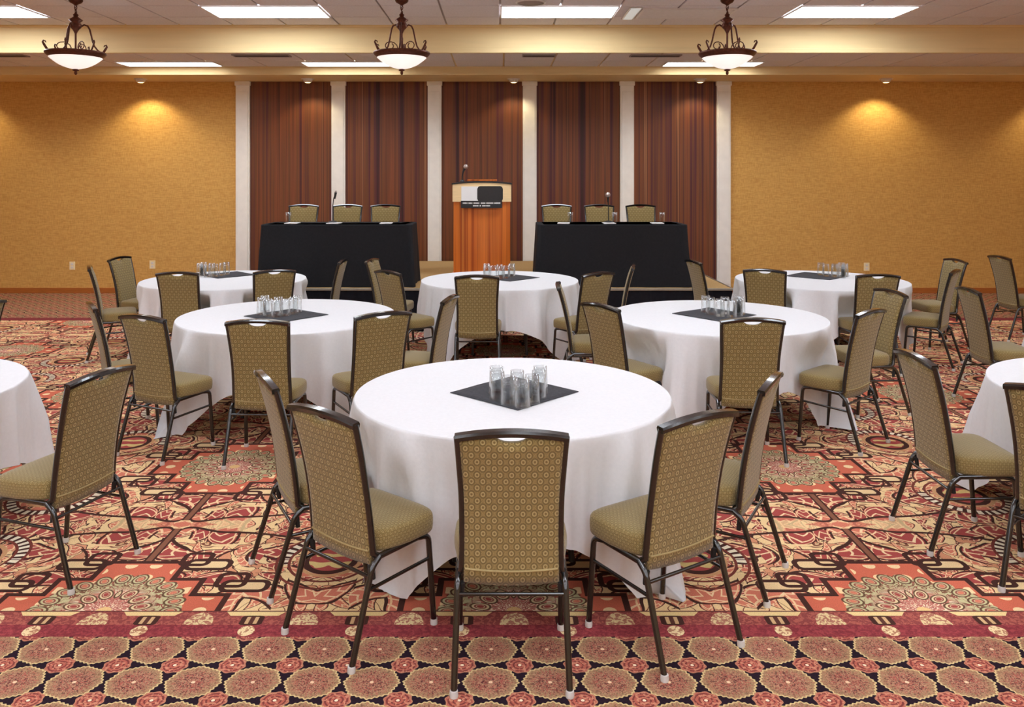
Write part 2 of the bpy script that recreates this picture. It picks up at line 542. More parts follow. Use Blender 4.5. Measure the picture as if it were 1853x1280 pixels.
M['ply'] = mat_plain('table_plywood', srgb(150, 115, 75), 0.6, noise=0.15, nscale=12)
M['tablemetal'] = mat_plain('table_leg_steel', srgb(90, 88, 86), 0.4, 0.8, noise=0.1, nscale=20)
M['wallpaper'] = mat_wallpaper()
M['pilaster'] = mat_plain('ivory_paint', srgb(244, 240, 232), 0.5, 0, 0.4, 0.03, 8)
M['soffit'] = mat_plain('cream_paint', srgb(230, 204, 152), 0.6, 0, 0.3, 0.04, 3, stretch=(0.3, 1, 4))
M['base'] = mat_plain('stained_baseboard', srgb(170, 98, 40), 0.45, 0, 0.4, 0.15, 6, stretch=(1, 1, 12))
M['tile'] = mat_plain('mineral_ceiling_tile', srgb(226, 220, 222), 0.9, 0, 0.2, 0.06, 45, 0.15)
M['grid'] = mat_plain('ceiling_grid_metal', srgb(150, 136, 134), 0.5, 0.0, noise=0.05, nscale=30)
M['troffer'] = mat_emit('fluorescent_diffuser', srgb(236, 245, 255), TROFFER_E)
M['slim'] = mat_emit('slim_panel_diffuser', srgb(244, 248, 252), TROFFER_E * 0.4)
M['white_metal'] = mat_plain('white_enamel', srgb(225, 220, 216), 0.4, noise=0.03, nscale=20)
M['vent_dark'] = mat_plain('vent_dark_grey', srgb(90, 76, 74), 0.6, noise=0.1, nscale=30)  # dark grey of the vent backings and slot slats
M['bronze'] = mat_plain('aged_bronze', srgb(92, 50, 34), 0.42, 0.65, 0.5, 0.3, 40)
M['bowl'] = mat_emit('alabaster_glass', srgb(255, 243, 236), BOWL_E)
M['plainwall'] = mat_plain('beige_wall_paint', srgb(226, 196, 146), 0.7, noise=0.05, nscale=5)
M['deck'] = mat_plain('tan_stage_carpet', srgb(186, 152, 104), 0.95, 0, 0.1, 0.12, 120, 0.2)
M['skirt'] = mat_plain('black_stage_skirt', srgb(26, 25, 32), 0.8, 0, 0.2, 0.15, 30)
M['edge'] = mat_plain('stage_edge_aluminium', srgb(176, 166, 150), 0.4, 0.6, noise=0.06, nscale=40)
WOODC = [srgb(56, 30, 26), srgb(84, 38, 42), srgb(104, 62, 34), srgb(120, 66, 38), srgb(84, 48, 30), srgb(148, 98, 64)]
M['panel'] = mat_stripewood('striped_mahogany_veneer', WOODC, 8.0)
M['podium'] = mat_stripewood('glossy_cherry_wood', [srgb(120, 48, 16), srgb(166, 78, 26), srgb(204, 112, 44), srgb(150, 66, 24), srgb(222, 140, 66)], 6.0, 3.0, 0.3)
M['maple'] = mat_plain('pale_maple', srgb(250, 218, 164), 0.4, 0, 0.4, 0.05, 6, stretch=(1, 1, 8))
M['paper'] = mat_plain('white_paper', srgb(245, 244, 242), 0.6, noise=0.01, nscale=10)
M['blackplastic'] = mat_plain('black_plastic', srgb(30, 30, 32), 0.4, noise=0.1, nscale=40)
M['steelmesh'] = mat_plain('silver_mesh', srgb(190, 176, 170), 0.35, 0.7, noise=0.2, nscale=200)
M['glass'] = mat_glass('clear_tumbler_glass')
M['outlet'] = mat_plain('ivory_plastic', srgb(244, 226, 180), 0.4, noise=0.02, nscale=20)

# ------------------------------------------------------------------ room shell
WALL_Y = 13.2
RX0, RX1 = -10.5, 10.9
RY0 = -9.5
Z_MAIN, Z_LOW, Z_SOF = 3.85, 3.488, 3.366
Y_BEAM, Y_SOF = 10.88, 12.26

tag(MB().box(RX0, RX1, RY0, WALL_Y + 0.15, -0.12, 0.0).build('floor', M['carpet']), 'patterned red and cream carpet with octagon border', 'floor', kind='structure')

def px_wall(p, d=WALL_Y - 0.05): return (p - 905.0) * d / F_PX
wall = tag(MB().box(RX0, RX1, WALL_Y, WALL_Y + 0.15, 0, Z_MAIN + 0.2).build('wall_back', M['wallpaper']), 'gold wallpapered end wall with wood panels and ivory pilasters behind the stage', 'wall', kind='structure')
pil = [(427, 452), (600, 625), (774, 799), (946, 971), (1122, 1147), (1297, 1322)]
for i, (p0, p1) in enumerate(pil):
    x0, x1 = px_wall(p0), px_wall(p1)
    mb = MB().box(x0, x1, WALL_Y - 0.07, WALL_Y + 0.02, 0, Z_SOF, 0.006)
    mb.box(x0 + 0.025, x1 - 0.025, WALL_Y - 0.082, WALL_Y - 0.06, 0.15, Z_SOF - 0.16, 0.005)
    mb.box(x0 - 0.012, x1 + 0.012, WALL_Y - 0.09, WALL_Y, Z_SOF - 0.07, Z_SOF, 0.006)
    mb.build('pilaster', M['pilaster'], wall)
for i in range(5):
    x0, x1 = px_wall(pil[i][1]), px_wall(pil[i + 1][0])
    MB().box(x0 + 0.001, x1 - 0.001, WALL_Y - 0.03, WALL_Y + 0.01, 0.0, Z_SOF - 0.002, 0.003).build('wood_panel', M['panel'], wall)
xl, xr = px_wall(pil[0][0]), px_wall(pil[-1][1])
def baseboard(name, x0, x1):
    mb = MB().box(x0, x1, WALL_Y - 0.018, WALL_Y, 0, 0.085, 0.004)
    mb.box(x0, x1, WALL_Y - 0.026, WALL_Y, 0, 0.02, 0.003)
    return tag(mb.build(name, M['base']), None, 'baseboard', kind='structure')
tag(baseboard('baseboard_left', RX0, xl), 'orange brown wooden baseboard under the left gold wall')
tag(baseboard('baseboard_right', xr, RX1), 'orange brown wooden baseboard under the right gold wall')
for nm, x0, x1, y0, y1, lb in (('wall_left', RX0 - 0.15, RX0, RY0, WALL_Y, 'beige side wall on the left'), ('wall_right', RX1, RX1 + 0.15, RY0, WALL_Y, 'beige side wall on the right'), ('wall_front', RX0, RX1, RY0 - 0.15, RY0, 'beige wall behind the viewer')):
    tag(MB().box(x0, x1, y0, y1, 0, Z_MAIN + 0.2).build(nm, M['plainwall']), lb, 'wall', kind='structure')

# ceilings: slab, dropped parts, tiles
ceil = tag(MB().box(RX0, RX1, RY0, Y_BEAM, Z_MAIN + 0.012, Z_MAIN + 0.15).build('ceiling', M['grid']), 'grey tiled ceiling with recessed lights', 'ceiling', kind='structure')
T = 0.70
def tile_grid(x_off, rows, z, xr_, skip, parent, y_max):
    me_cache = {}
    for (y0, y1) in rows:
        k = math.floor((xr_[0] - x_off) / T)
        while x_off + k * T < xr_[1]:
            x0 = x_off + k * T
            if not any(sk[0] - 0.01 < x0 + T / 2 < sk[1] + 0.01 and sk[2] - 0.01 < (y0 + y1) / 2 < sk[3] + 0.01 for sk in skip):
                h = round(y1 - y0, 3)
                if h not in me_cache:
                    mb = MB().box(-T / 2 + 0.012, T / 2 - 0.012, -h / 2 + 0.012, h / 2 - 0.012, 0, 0.016, 0.003)
                    me_cache[h] = mb.mesh('ceiling_tile', M['tile'])
                part('ceiling_tile', me_cache[h], parent, (x0 + T / 2, (y0 + y1) / 2, z))
            k += 1
TROF = []           # (x0, x1, y0, y1) lights of the upper ceiling in view
YR = 10.33          # far edge of the row of lights in view
for k in (-10, -5, 0, 5):
    TROF.append((k * T, (k + 2) * T, YR - T, YR))
VENT = (2.4 * T, 4.0 * T, YR - T * 0.86, YR + 0.12)
rows = [(YR, Y_BEAM - 0.0), (YR - T, YR), (YR - 2 * T, YR - T), (YR - 3 * T, YR - 2 * T)]
tile_grid(0.0, rows, Z_MAIN - 0.004, (-7.8, 8.4), TROF, ceil, Y_BEAM)
# plain acoustic ceiling nearer than the tiles that show
MB().box(RX0, RX1, RY0, YR - 3 * T - 0.01, Z_MAIN - 0.004, Z_MAIN + 0.014).build('ceiling_field', M['tile'], ceil)

drop = tag(MB().box(RX0, RX1, Y_BEAM, WALL_Y, Z_LOW + 0.012, Z_MAIN + 0.15).build('ceiling_dropped', M['soffit']), 'dropped ceiling section with cream bulkhead face', 'ceiling', kind='structure')
MB().box(RX0, RX1, Y_BEAM - 0.012, Y_BEAM + 0.05, Z_LOW - 0.006, Z_LOW + 0.05, 0.004).build('bulkhead_trim', M['soffit'], drop)
MB().box(RX0, RX1, Y_BEAM - 0.03, Y_BEAM + 0.01, Z_MAIN - 0.035, Z_MAIN + 0.01, 0.006).build('bulkhead_trim', M['soffit'], drop)
LOWT = []
for (p0, p1) in ((-145, 40), (222, 398), (550, 722), (1200, 1374)):
    D0 = 11.98
    LOWT.append(((p0 - 905) * D0 / F_PX, (p1 - 905) * D0 / F_PX, 11.70, 12.16))
tile_grid(-0.30 - T / 2, [(Y_BEAM + 0.055, Y_BEAM + 0.055 + T), (Y_BEAM + 0.055 + T, Y_SOF)], Z_LOW - 0.004, (-8.6, 9.2), [], drop, Y_SOF)
trim = tag(MB().box(RX0, RX1, Y_SOF, WALL_Y, Z_SOF, Z_LOW + 0.012).build('trim_1', M['soffit']), 'cream soffit along the top of the back wall', 'trim', kind='structure')
MB().box(RX0, RX1, Y_SOF - 0.012, Y_SOF + 0.03, Z_SOF - 0.006, Z_SOF + 0.022, 0.003).build('soffit_moulding', M['soffit'], trim)

# ------------------------------------------------------------------ ceiling lights
def troffer(x0, x1, y0, y1, z, label, group, mat='troffer'):
    cx, cy = (x0 + x1) / 2, (y0 + y1) / 2
    t = thing('ceiling_light', (cx, cy, z), 0, label, 'ceiling light', group)
    hx, hy = (x1 - x0) / 2, (y1 - y0) / 2
    fr = 0.022
    mb = MB()
    mb.box(-hx + 0.004, hx - 0.004, -hy + 0.004, -hy + fr, -0.012, 0.006).box(-hx + 0.004, hx - 0.004, hy - fr, hy - 0.004, -0.012, 0.006)
    mb.box(-hx + 0.004, -hx + fr, -hy + fr, hy - fr, -0.012, 0.006).box(hx - fr, hx - 0.004, -hy + fr, hy - fr, -0.012, 0.006)
    mb.build('frame', M['white_metal'], t)
    MB().box(-hx + fr, hx - fr, -hy + fr, hy - fr, -0.008, 0.004).build('diffuser', M[mat], t)
    return t
nm = ['far left, partly out of view', 'between the left and middle pendants', 'right of the middle pendant', 'right of the right pendant']
for (b4, s_) in zip(TROF, nm):
    troffer(*b4, Z_MAIN - 0.006, 'bright fluorescent panel in the upper ceiling, ' + s_, 'upper ceiling light panels')
nm = ['cut by the left picture edge', 'right of the left pendant', 'behind the middle pendant bowl', 'behind the right pendant bowl']
for (b4, s_) in zip(LOWT[1:], nm[1:]):
    troffer(*b4, Z_LOW - 0.006, 'bright slim light panel in the lower ceiling, ' + s_, 'lower ceiling light panels', 'slim')
# the same panels go on over the rest of the room
for y1 in (YR - 4.2, YR - 8.4, YR - 10.5, YR - 12.6, YR - 14.7, YR - 16.8):  # closer rows behind the viewer added for frontal light
    for k in (-10, -5, 0, 5, 10):
        troffer(k * T, (k + 2) * T, y1 - T, y1, Z_MAIN - 0.006, 'unseen fluorescent ceiling panel, from rows added over the rest of the room', 'ceiling light panels above the picture')

# air diffuser beside the middle light
vt = thing('air_vent', (3.2 * T, YR - 0.28, Z_MAIN - 0.006), 0, 'square louvred air vent in the upper ceiling left of the right pendant', 'vent')
h = 0.56
MB().box(-h, h, -0.30, -0.27, -0.02, 0.0).box(-h, h, 0.27, 0.30, -0.02, 0.0).box(-h, -h + 0.03, -0.27, 0.27, -0.02, 0.0).box(h - 0.03, h, -0.27, 0.27, -0.02, 0.0).build('frame', M['white_metal'], vt)
MB().box(-h + 0.03, h - 0.03, -0.27, 0.27, -0.004, -0.001).build('backing', M['vent_dark'], vt)
for i in range(6):
    y = -0.22 + i * 0.088
    MB().add([(-h + 0.03, y, -0.003), (h - 0.03, y, -0.003), (h - 0.03, y + 0.045, -0.022), (-h + 0.03, y + 0.045, -0.022), (-h + 0.03, y + 0.004, -0.001), (h - 0.03, y + 0.004, -0.001), (h - 0.03, y + 0.049, -0.020), (-h + 0.03, y + 0.049, -0.020)],
             [(0, 1, 2, 3), (7, 6, 5, 4), (0, 4, 5, 1), (3, 2, 6, 7), (0, 3, 7, 4), (1, 5, 6, 2)]).build('slat', M['white_metal'], vt)
vt2 = thing('vent_strip', (2.28 * T, YR - 0.27, Z_MAIN - 0.006), 0, 'narrow pale strip with a faint added glow beside the louvred air vent', 'ceiling light')
MB().box(-0.075, 0.075, -0.36, 0.36, -0.012, 0.0, 0.004).build('frame', M['white_metal'], vt2)
MB().box(-0.055, 0.055, -0.34, 0.34, -0.016, -0.006).build('diffuser', mat_emit('dim_strip', srgb(225, 240, 238), 0.35), vt2)  # bright look of the strip comes from an added weak emission
sp_ = thing('ceiling_speaker', ((960 - 905) * 9.42 / F_PX, 9.42, Z_MAIN - 0.006), 0, 'round grey speaker grille in the ceiling above the middle light panel', 'speaker')
MB().lathe([(0.17, 0.0), (0.17, -0.012), (0.155, -0.018), (0.15, -0.012)], 28, cap1=False).build('rim', M['white_metal'], sp_)
MB().lathe([(0.152, -0.006), (0.10, -0.014), (0.02, -0.017)], 28).build('grille', M['grid'], sp_)
for i, (p0, p1, s_) in enumerate(((422, 525, 'right of the left pendant'), (945, 1005, 'near the middle of the room'), (1140, 1232, 'left of the right pendant'), (-10, 48, 'at the left picture edge'))):
    D0 = 11.10
    x0, x1 = (p0 - 905) * D0 / F_PX, (p1 - 905) * D0 / F_PX
    g = thing('slot_vent', ((x0 + x1) / 2, D0, Z_LOW - 0.006), 0, 'dark slotted air grille in the lower ceiling ' + s_, 'vent', 'lower ceiling grilles')
    hx = (x1 - x0) / 2
    MB().box(-hx, hx, -0.09, -0.075, -0.014, 0).box(-hx, hx, 0.075, 0.09, -0.014, 0).box(-hx, -hx + 0.015, -0.075, 0.075, -0.014, 0).box(hx - 0.015, hx, -0.075, 0.075, -0.014, 0).build('frame', M['grid'], g)
    MB().box(-hx + 0.015, hx - 0.015, -0.075, 0.075, -0.004, -0.001).build('backing', M['vent_dark'], g)
    for j in range(4):
        y = -0.06 + j * 0.034
        MB().box(-hx + 0.015, hx - 0.015, y, y + 0.012, -0.012, -0.003).build('slat', M['vent_dark'], g)

# wall-wash eyeball spots in the soffit
SPX = [(-8.42, 'beyond the left picture edge'), (-5.55, 'over the left gold wall'), (-2.97, 'over the leftmost wood panel'), (0.21, 'over the middle wood panel'), (3.09, 'over the rightmost wood panel'), (5.96, 'over the right gold wall'), (8.80, 'beyond the right picture edge')]
for x, s_ in SPX:
    t = thing('wall_washer', (x, 12.80, Z_SOF), 0, 'small white eyeball downlight in the soffit ' + s_, 'downlight', 'soffit downlights')
    MB().lathe([(0.10, 0.0), (0.10, -0.008), (0.085, -0.016), (0.074, -0.010)], 20, cap1=False).build('trim_ring', M['white_metal'], t)
    MB().lathe([(0.072, -0.002), (0.070, -0.03), (0.055, -0.055), (0.048, -0.058), (0.044, -0.03)], 20).build('eyeball', M['white_metal'], t)
    MB().lathe([(0.040, -0.0585), (0.036, -0.0605)], 16).build('lens', mat_emit('spot_lens', srgb(255, 226, 160), 4.0) if x == SPX[0][0] else bpy.data.materials['spot_lens'], t)
    ld = bpy.data.lights.new('wall_washer_lamp', 'SPOT')
    ld.energy = SPOT_W if abs(x) > 4 else SPOT_W * 0.45; ld.color = (1.0, 0.84, 0.52); ld.spot_size = math.radians(118); ld.spot_blend = 0.55; ld.shadow_soft_size = 0.04
    lo = link(bpy.data.objects.new('lamp', ld), t)
    lo.location = (0, 0.01, -0.075); lo.rotation_euler = (math.radians(6), 0, 0)

# ------------------------------------------------------------------ pendant lamps
def pendant(x, label):
    t = thing('pendant_lamp', (x, 9.3, 0), 0, label, 'pendant lamp', 'bronze bowl pendants')
    zr = 3.245
    br = M['bronze']
    MB().lathe([(0.075, Z_MAIN - 0.005), (0.075, Z_MAIN - 0.02), (0.06, Z_MAIN - 0.04), (0.03, Z_MAIN - 0.055), (0.012, Z_MAIN - 0.07)], 20).build('canopy', br, t)
    # chain of links
    z = Z_MAIN - 0.07
    k = 0
    while z > zr + 0.43:
        mb = MB()
        pts = []
        for q in range(12):
            an = 2 * PI * q / 12
            cx, cz = 0.013 * math.cos(an), 0.026 * math.sin(an)
            pts.append((cx, 0, z - 0.022 + cz) if k % 2 == 0 else (0, cx, z - 0.022 + cz))
        mb.tube(pts, 0.0045, 6, closed=True)
        mb.build('chain_link', br, t)
        z -= 0.040; k += 1
    MB().tube([(0.012 * math.sin(i * 1.1), 0.012 * math.cos(i * 1.1), Z_MAIN - 0.06 - i * (Z_MAIN - 0.06 - zr - 0.40) / 12) for i in range(13)], 0.004, 6).build('cord', br, t)
    # turned hub
    MB().lathe([(0.012, zr + 0.445), (0.03, zr + 0.43), (0.022, zr + 0.41), (0.055, zr + 0.385), (0.075, zr + 0.37), (0.045, zr + 0.345), (0.06, zr + 0.32), (0.06, zr + 0.29), (0.035, zr + 0.265), (0.02, zr + 0.24), (0.012, zr + 0.22)], 18).build('hub', br, t)
    MB().tube([(0, 0, zr + 0.23), (0, 0, zr - 0.10)], 0.011, 8).build('stem', br, t)
    # scrolled arms
    for i in range(3):
        an = PI / 2 * 0.35 + i * 2 * PI / 3
        mb = MB()
        prof = [(0.05, 0.30), (0.085, 0.325), (0.12, 0.315), (0.14, 0.28), (0.155, 0.22), (0.17, 0.15), (0.19, 0.09), (0.225, 0.045), (0.262, 0.02), (0.285, 0.0)]
        mb.tube([(r * math.cos(an), r * math.sin(an), zr + h_) for r, h_ in prof], 0.0095, 8)
        mb.build('arm', br, t)
        mb = MB()
        pts = []
        for q in range(16):
            u = q / 15.0
            sp = 2.3 * PI * u
            rad = 0.085 - 0.06 * u
            pts.append(((0.13 - rad * math.cos(sp)), zr + 0.055 + rad * 0.8 * math.sin(sp) + 0.03 * u))
        mb.tube([(r * math.cos(an + 0.9), r * math.sin(an + 0.9), h_) for r, h_ in pts], 0.006, 6)
        mb.build('scroll', br, t)
        # leaf curl standing on the rim
        a2 = an + PI / 3
        cur = [(0.27, 0.01), (0.292, 0.04), (0.312, 0.075), (0.325, 0.10), (0.318, 0.118), (0.30, 0.112), (0.292, 0.095)]
        MB().tube([(r * math.cos(a2), r * math.sin(a2), zr + h_) for r, h_ in cur], [0.012, 0.013, 0.013, 0.011, 0.009, 0.007, 0.004], 8, rx=0.006).build('leaf_curl', br, t)
        a3 = an + 0.12
        MB().tube([(r * math.cos(a3), r * math.sin(a3), zr + h_) for r, h_ in cur], [0.012, 0.013, 0.013, 0.011, 0.009, 0.007, 0.004], 8, rx=0.006).build('leaf_curl', br, t)
    # rim and bowl
    MB().lathe([(0.262, zr - 0.062), (0.268, zr - 0.05), (0.300, zr - 0.028), (0.318, zr - 0.004), (0.314, zr + 0.010), (0.296, zr + 0.010), (0.280, zr - 0.012), (0.256, zr - 0.046), (0.262, zr - 0.062)], 40, cap0=False, cap1=False).build('rim', br, t)
    prof = [(0.256 * (1 - u / 8.0) ** 0.85 + 0.02, zr - 0.052 - 0.128 * (u / 8.0) ** 1.0 - 0.02 * math.sin(PI * u / 8.0)) for u in range(9)]
    prof[-1] = (0.02, zr - 0.18)
    MB().lathe(prof, 40, cap0=False).build('bowl', M['bowl'], t)
    MB().lathe([(0.02, zr - 0.178), (0.038, zr - 0.186), (0.03, zr - 0.198), (0.012, zr - 0.206), (0.018, zr - 0.222), (0.012, zr - 0.238), (0.003, zr - 0.246)], 16).build('finial', br, t)
    return t
pendant((137 - 905) * 9.3 / F_PX, 'bronze scroll pendant lamp with white glass bowl, leftmost of three')
pendant((727 - 905) * 9.3 / F_PX, 'bronze scroll pendant lamp with white glass bowl, middle of three')
pendant((1316 - 905) * 9.3 / F_PX, 'bronze scroll pendant lamp with white glass bowl, rightmost of three')

# ------------------------------------------------------------------ wall sockets
for p, y, s_ in ((131, 481, 'left of the tall chair by the left wall'), (276, 479, 'on the left gold wall, nearest the stage'), (1568, 483, 'on the right gold wall')):
    x = (p - 905) * WALL_Y / F_PX; z = CAM_H - (y - 318) * WALL_Y / F_PX
    t = thing('wall_outlet', (x, WALL_Y, z), 0, 'ivory wall outlet ' + s_, 'outlet')
    MB().box(-0.045, 0.045, -0.010, 0.0, -0.065, 0.065, 0.003).build('cover_plate', M['outlet'], t)
    for zz in (-0.025, 0.025):
        MB().box(-0.018, 0.018, -0.013, -0.008, zz - 0.016, zz + 0.016, 0.002).build('socket', M['white_metal'], t)

# ------------------------------------------------------------------ stage
ST_Z = 0.52; ST_Y = 9.93
ST_X0, ST_X1 = -3.35, (1326 - 905) * ST_Y / F_PX
stg = thing('stage', ((ST_X0 + ST_X1) / 2, ST_Y, 0), 0, 'low black skirted stage with tan carpet deck against the wood panels', 'stage')
hx = (ST_X1 - ST_X0) / 2; dp = WALL_Y - 0.10 - ST_Y
MB().box(-hx, hx, 0.0, dp, ST_Z - 0.03, ST_Z, 0.004).build('deck', M['deck'], stg)
MB().box(-hx - 0.006, hx + 0.006, -0.012, 0.02, ST_Z - 0.026, ST_Z, 0.003).box(hx - 0.02, hx + 0.012, 0.02, dp, ST_Z - 0.026, ST_Z, 0.003).box(-hx - 0.012, -hx + 0.02, 0.02, dp, ST_Z - 0.026, ST_Z, 0.003).build('edge_trim', M['edge'], stg)
def pleats(L, y_is=0):
    V = []; F = []; n = int(L / 0.025)
    for i in range(n + 1):
        s = i / n * L
        d = 0.012 * math.sin(s * 52) + 0.004 * math.sin(s * 17)
        V += [(s, d, 0.004), (s, d * 0.6, ST_Z - 0.028)]
    for i in range(n):
        F.append((2 * i, 2 * i + 2, 2 * i + 3, 2 * i + 1))
    m_ = len(V)
    V += [(x, y + 0.01, z) for x, y, z in V]
    for i in range(n):
        F.append((m_ + 2 * i, m_ + 2 * i + 1, m_ + 2 * i + 3, m_ + 2 * i + 2))
    return V, F
V, F = pleats(2 * hx)
MB().add([(x - hx, y + 0.02, z) for x, y, z in V], F, True).build('skirt', M['skirt'], stg)
V, F = pleats(dp - 0.05)
MB().add([(hx - 0.012 - y, x + 0.04, z) for x, y, z in V], F, True).build('skirt', M['skirt'], stg)
MB().add([(-hx + 0.012 + y, x + 0.04, z) for x, y, z in V], F, True).build('skirt', M['skirt'], stg)
MB().box(-hx + 0.05, hx - 0.05, 0.06, dp - 0.02, 0.0, ST_Z - 0.031).build('platform_frame', M['rubber'], stg)

# head tables with black cloths
def drape_box(w_, d_, h_, flare, seed):
    """rounded rectangular cloth with folds: rings from the top outwards and down"""
    rnd = random.Random(seed)
    per = []
    N = 160
    r = 0.03
    hw, hd = w_ / 2, d_ / 2
    L = [(hw - r, -hd), (hw, -hd + r), (hw, hd - r), (hw - r, hd), (-hw + r, hd), (-hw, hd - r), (-hw, -hd + r), (-hw + r, -hd)]
    tot = 0; segs = []
    for i in range(8):
        a_, b_ = L[i], L[(i + 1) % 8]
        ln_ = math.hypot(b_[0] - a_[0], b_[1] - a_[1]); segs.append((a_, b_, tot, ln_)); tot += ln_
    for k in range(N):
        s = k / N * tot
        for a_, b_, s0, ln_ in segs:
            if s0 <= s < s0 + ln_ + 1e-9:
                u = (s - s0) / ln_
                per.append((a_[0] + (b_[0] - a_[0]) * u, a_[1] + (b_[1] - a_[1]) * u)); break
    V = []; F = []
    lev = [(0.92, h_), (0.985, h_), (1.0, h_ - 0.004), (1.0, h_ - 0.015)] + [(1.0, h_ - 0.015 - (h_ - 0.02) * t / 8) for t in range(1, 9)]
    ph = rnd.random() * 6
    for li, (sc, z) in enumerate(lev):
        t = max(0, (h_ - z) / h_)
        for k, (x, y) in enumerate(per):
            cr = min(1.0, max(0.0, (abs(x) / hw - 0.9) / 0.1)) * min(1.0, max(0.0, (abs(y) / hd - 0.6) / 0.4))
            f = 0.006 * t * math.sin(k * 0.5 + ph) + 0.008 * t * math.sin(k * 0.21 + ph * 2)
            nx = 1 if abs(x) > hw - 0.04 else 0; ny = 1 if abs(y) > hd - 0.04 else 0
            sx = (x / hw) * (flare * t * nx + 0.03 * cr * t) + f * nx * (1 if x > 0 else -1)
            sy = (y / hd) * (0.03 * t * ny + 0.03 * cr * t) + f * ny * (1 if y > 0 else -1)
            V.append((x * sc + sx, y * sc + sy, z))
    for li in range(len(lev) - 1):
        for k in range(N):
            F.append((li * N + k, li * N + (k + 1) % N, (li + 1) * N + (k + 1) % N, (li + 1) * N + k))
    F.append(tuple(range(N)))
    return V, F
def head_table(x0, x1, side, seed):
    cx = (x0 + x1) / 2; y0, y1 = 10.03, 10.66
    t = thing('head_table', (cx, (y0 + y1) / 2, ST_Z), 0, 'rectangular head table hidden under black cloth on the %s of the stage' % side, 'table', 'head tables on the stage')
    w_ = x1 - x0
    MB().box(-w_ / 2 + 0.02, w_ / 2 - 0.02, -0.285, 0.285, 0.715, 0.745, 0.004).build('tabletop', M['ply'], t)
    for sx in (-1, 1):
        for sy in (-1, 1):
            MB().tube([(sx * (w_ / 2 - 0.15), sy * 0.23, 0.72), (sx * (w_ / 2 - 0.15), sy * 0.23, 0.0)], 0.014, 8).build('leg', M['tablemetal'], t)
    V, F = drape_box(w_, y1 - y0, 0.757, 0.025, seed)
    c = MB().add(V, F, True).build('black_tablecloth', M['blackcloth'])
    c.location = (cx, (y0 + y1) / 2, ST_Z)
    tag(c, 'black cloth draped to the floor over the head table %s of the podium' % side, 'tablecloth', 'black head table cloths')
    return cx
head_table((471 - 905) * 10.03 / F_PX, (745 - 905) * 10.03 / F_PX, 'left', 3)
head_table((973 - 905) * 10.03 / F_PX, (1245 - 905) * 10.03 / F_PX, 'right', 5)
TOP_Z = ST_Z + 0.758

# papers, glasses and microphones on the head tables
def hx_at(p, d): return (p - 905) * d / F_PX
for p, s_ in ((529, 'left end of the left head table'), (605, 'middle of the left head table'), (699, 'right end of the left head table'), (1020, 'left end of the right head table'), (1102, 'middle of the right head table'), (1189, 'right end of the right head table')):
    t = MB().box(-0.075, 0.075, -0.10, 0.10, 0, 0.008, 0.002).build('notepad', M['paper'])
    t.location = (hx_at(p, 10.25), 10.25, TOP_Z + 0.001); t.rotation_euler = (0, 0, random.uniform(-0.15, 0.15))
    tag(t, 'white notepad on the ' + s_, 'notepad', 'notepads on the head tables')
def tumbler_mesh(h_, r0, r1, mat):
    """glass standing mouth down or up: r0 at the bottom, r1 at the top"""
    mb = MB()
    wl = 0.0028
    prof = [(r0, 0.0), (r0 + (r1 - r0) * 0.5, h_ * 0.5), (r1, h_), (r1 - wl, h_), (r0 + (r1 - r0) * 0.5 - wl, h_ * 0.5), (r0 - wl, 0.010)]
    mb.lathe(prof, 20)
    return mb.mesh('tumbler', mat)
SG = tumbler_mesh(0.13, 0.030, 0.036, M['glass'])
for p, s_ in ((522, 'by the left notepad of the left head table'), (1032, 'by the left notepad of the right head table'), (1112, 'by the middle notepad of the right head table'), (1198, 'by the right notepad of the right head table')):
    o = part('water_glass', SG, None, (hx_at(p, 10.44), 10.44, TOP_Z + 0.001))
    tag(o, 'clear tumbler ' + s_, 'glass', 'glasses on the head tables')
def table_mic(p, top_y, ball, lean, label):
    d = 10.35
    zt = CAM_H - (top_y - 318) * d / F_PX
    t = thing('table_microphone', (hx_at(p, d), d, TOP_Z + 0.001), 0, label, 'microphone')
    hh = zt - TOP_Z
    MB().lathe([(0.06, 0.0), (0.06, 0.012), (0.045, 0.022), (0.014, 0.03)], 18).build('base', M['blackplastic'], t)
    MB().tube([(0, 0, 0.025), (0, 0, hh * 0.5), (lean * 0.35, -0.01, hh * 0.75), (lean, -0.03, hh - 0.03)], 0.006, 8).build('gooseneck', M['blackplastic'], t)
    MB().tube([(lean * 0.6, -0.015, hh - 0.11), (lean, -0.03, hh - 0.03)], [0.011, 0.016], 10).build('handle', M['blackplastic'], t)
    MB().lathe([(0.001, -ball), (ball * 0.7, -ball * 0.7), (ball, 0), (ball * 0.7, ball * 0.7), (0.001, ball)], 14, (lean, -0.03, hh - 0.02)).build('head', M['steelmesh'], t)
table_mic(602, 344, 0.014, 0.045, 'thin black gooseneck microphone on the left head table')
table_mic(1101, 350, 0.034, -0.01, 'table microphone with round silver head on the right head table')

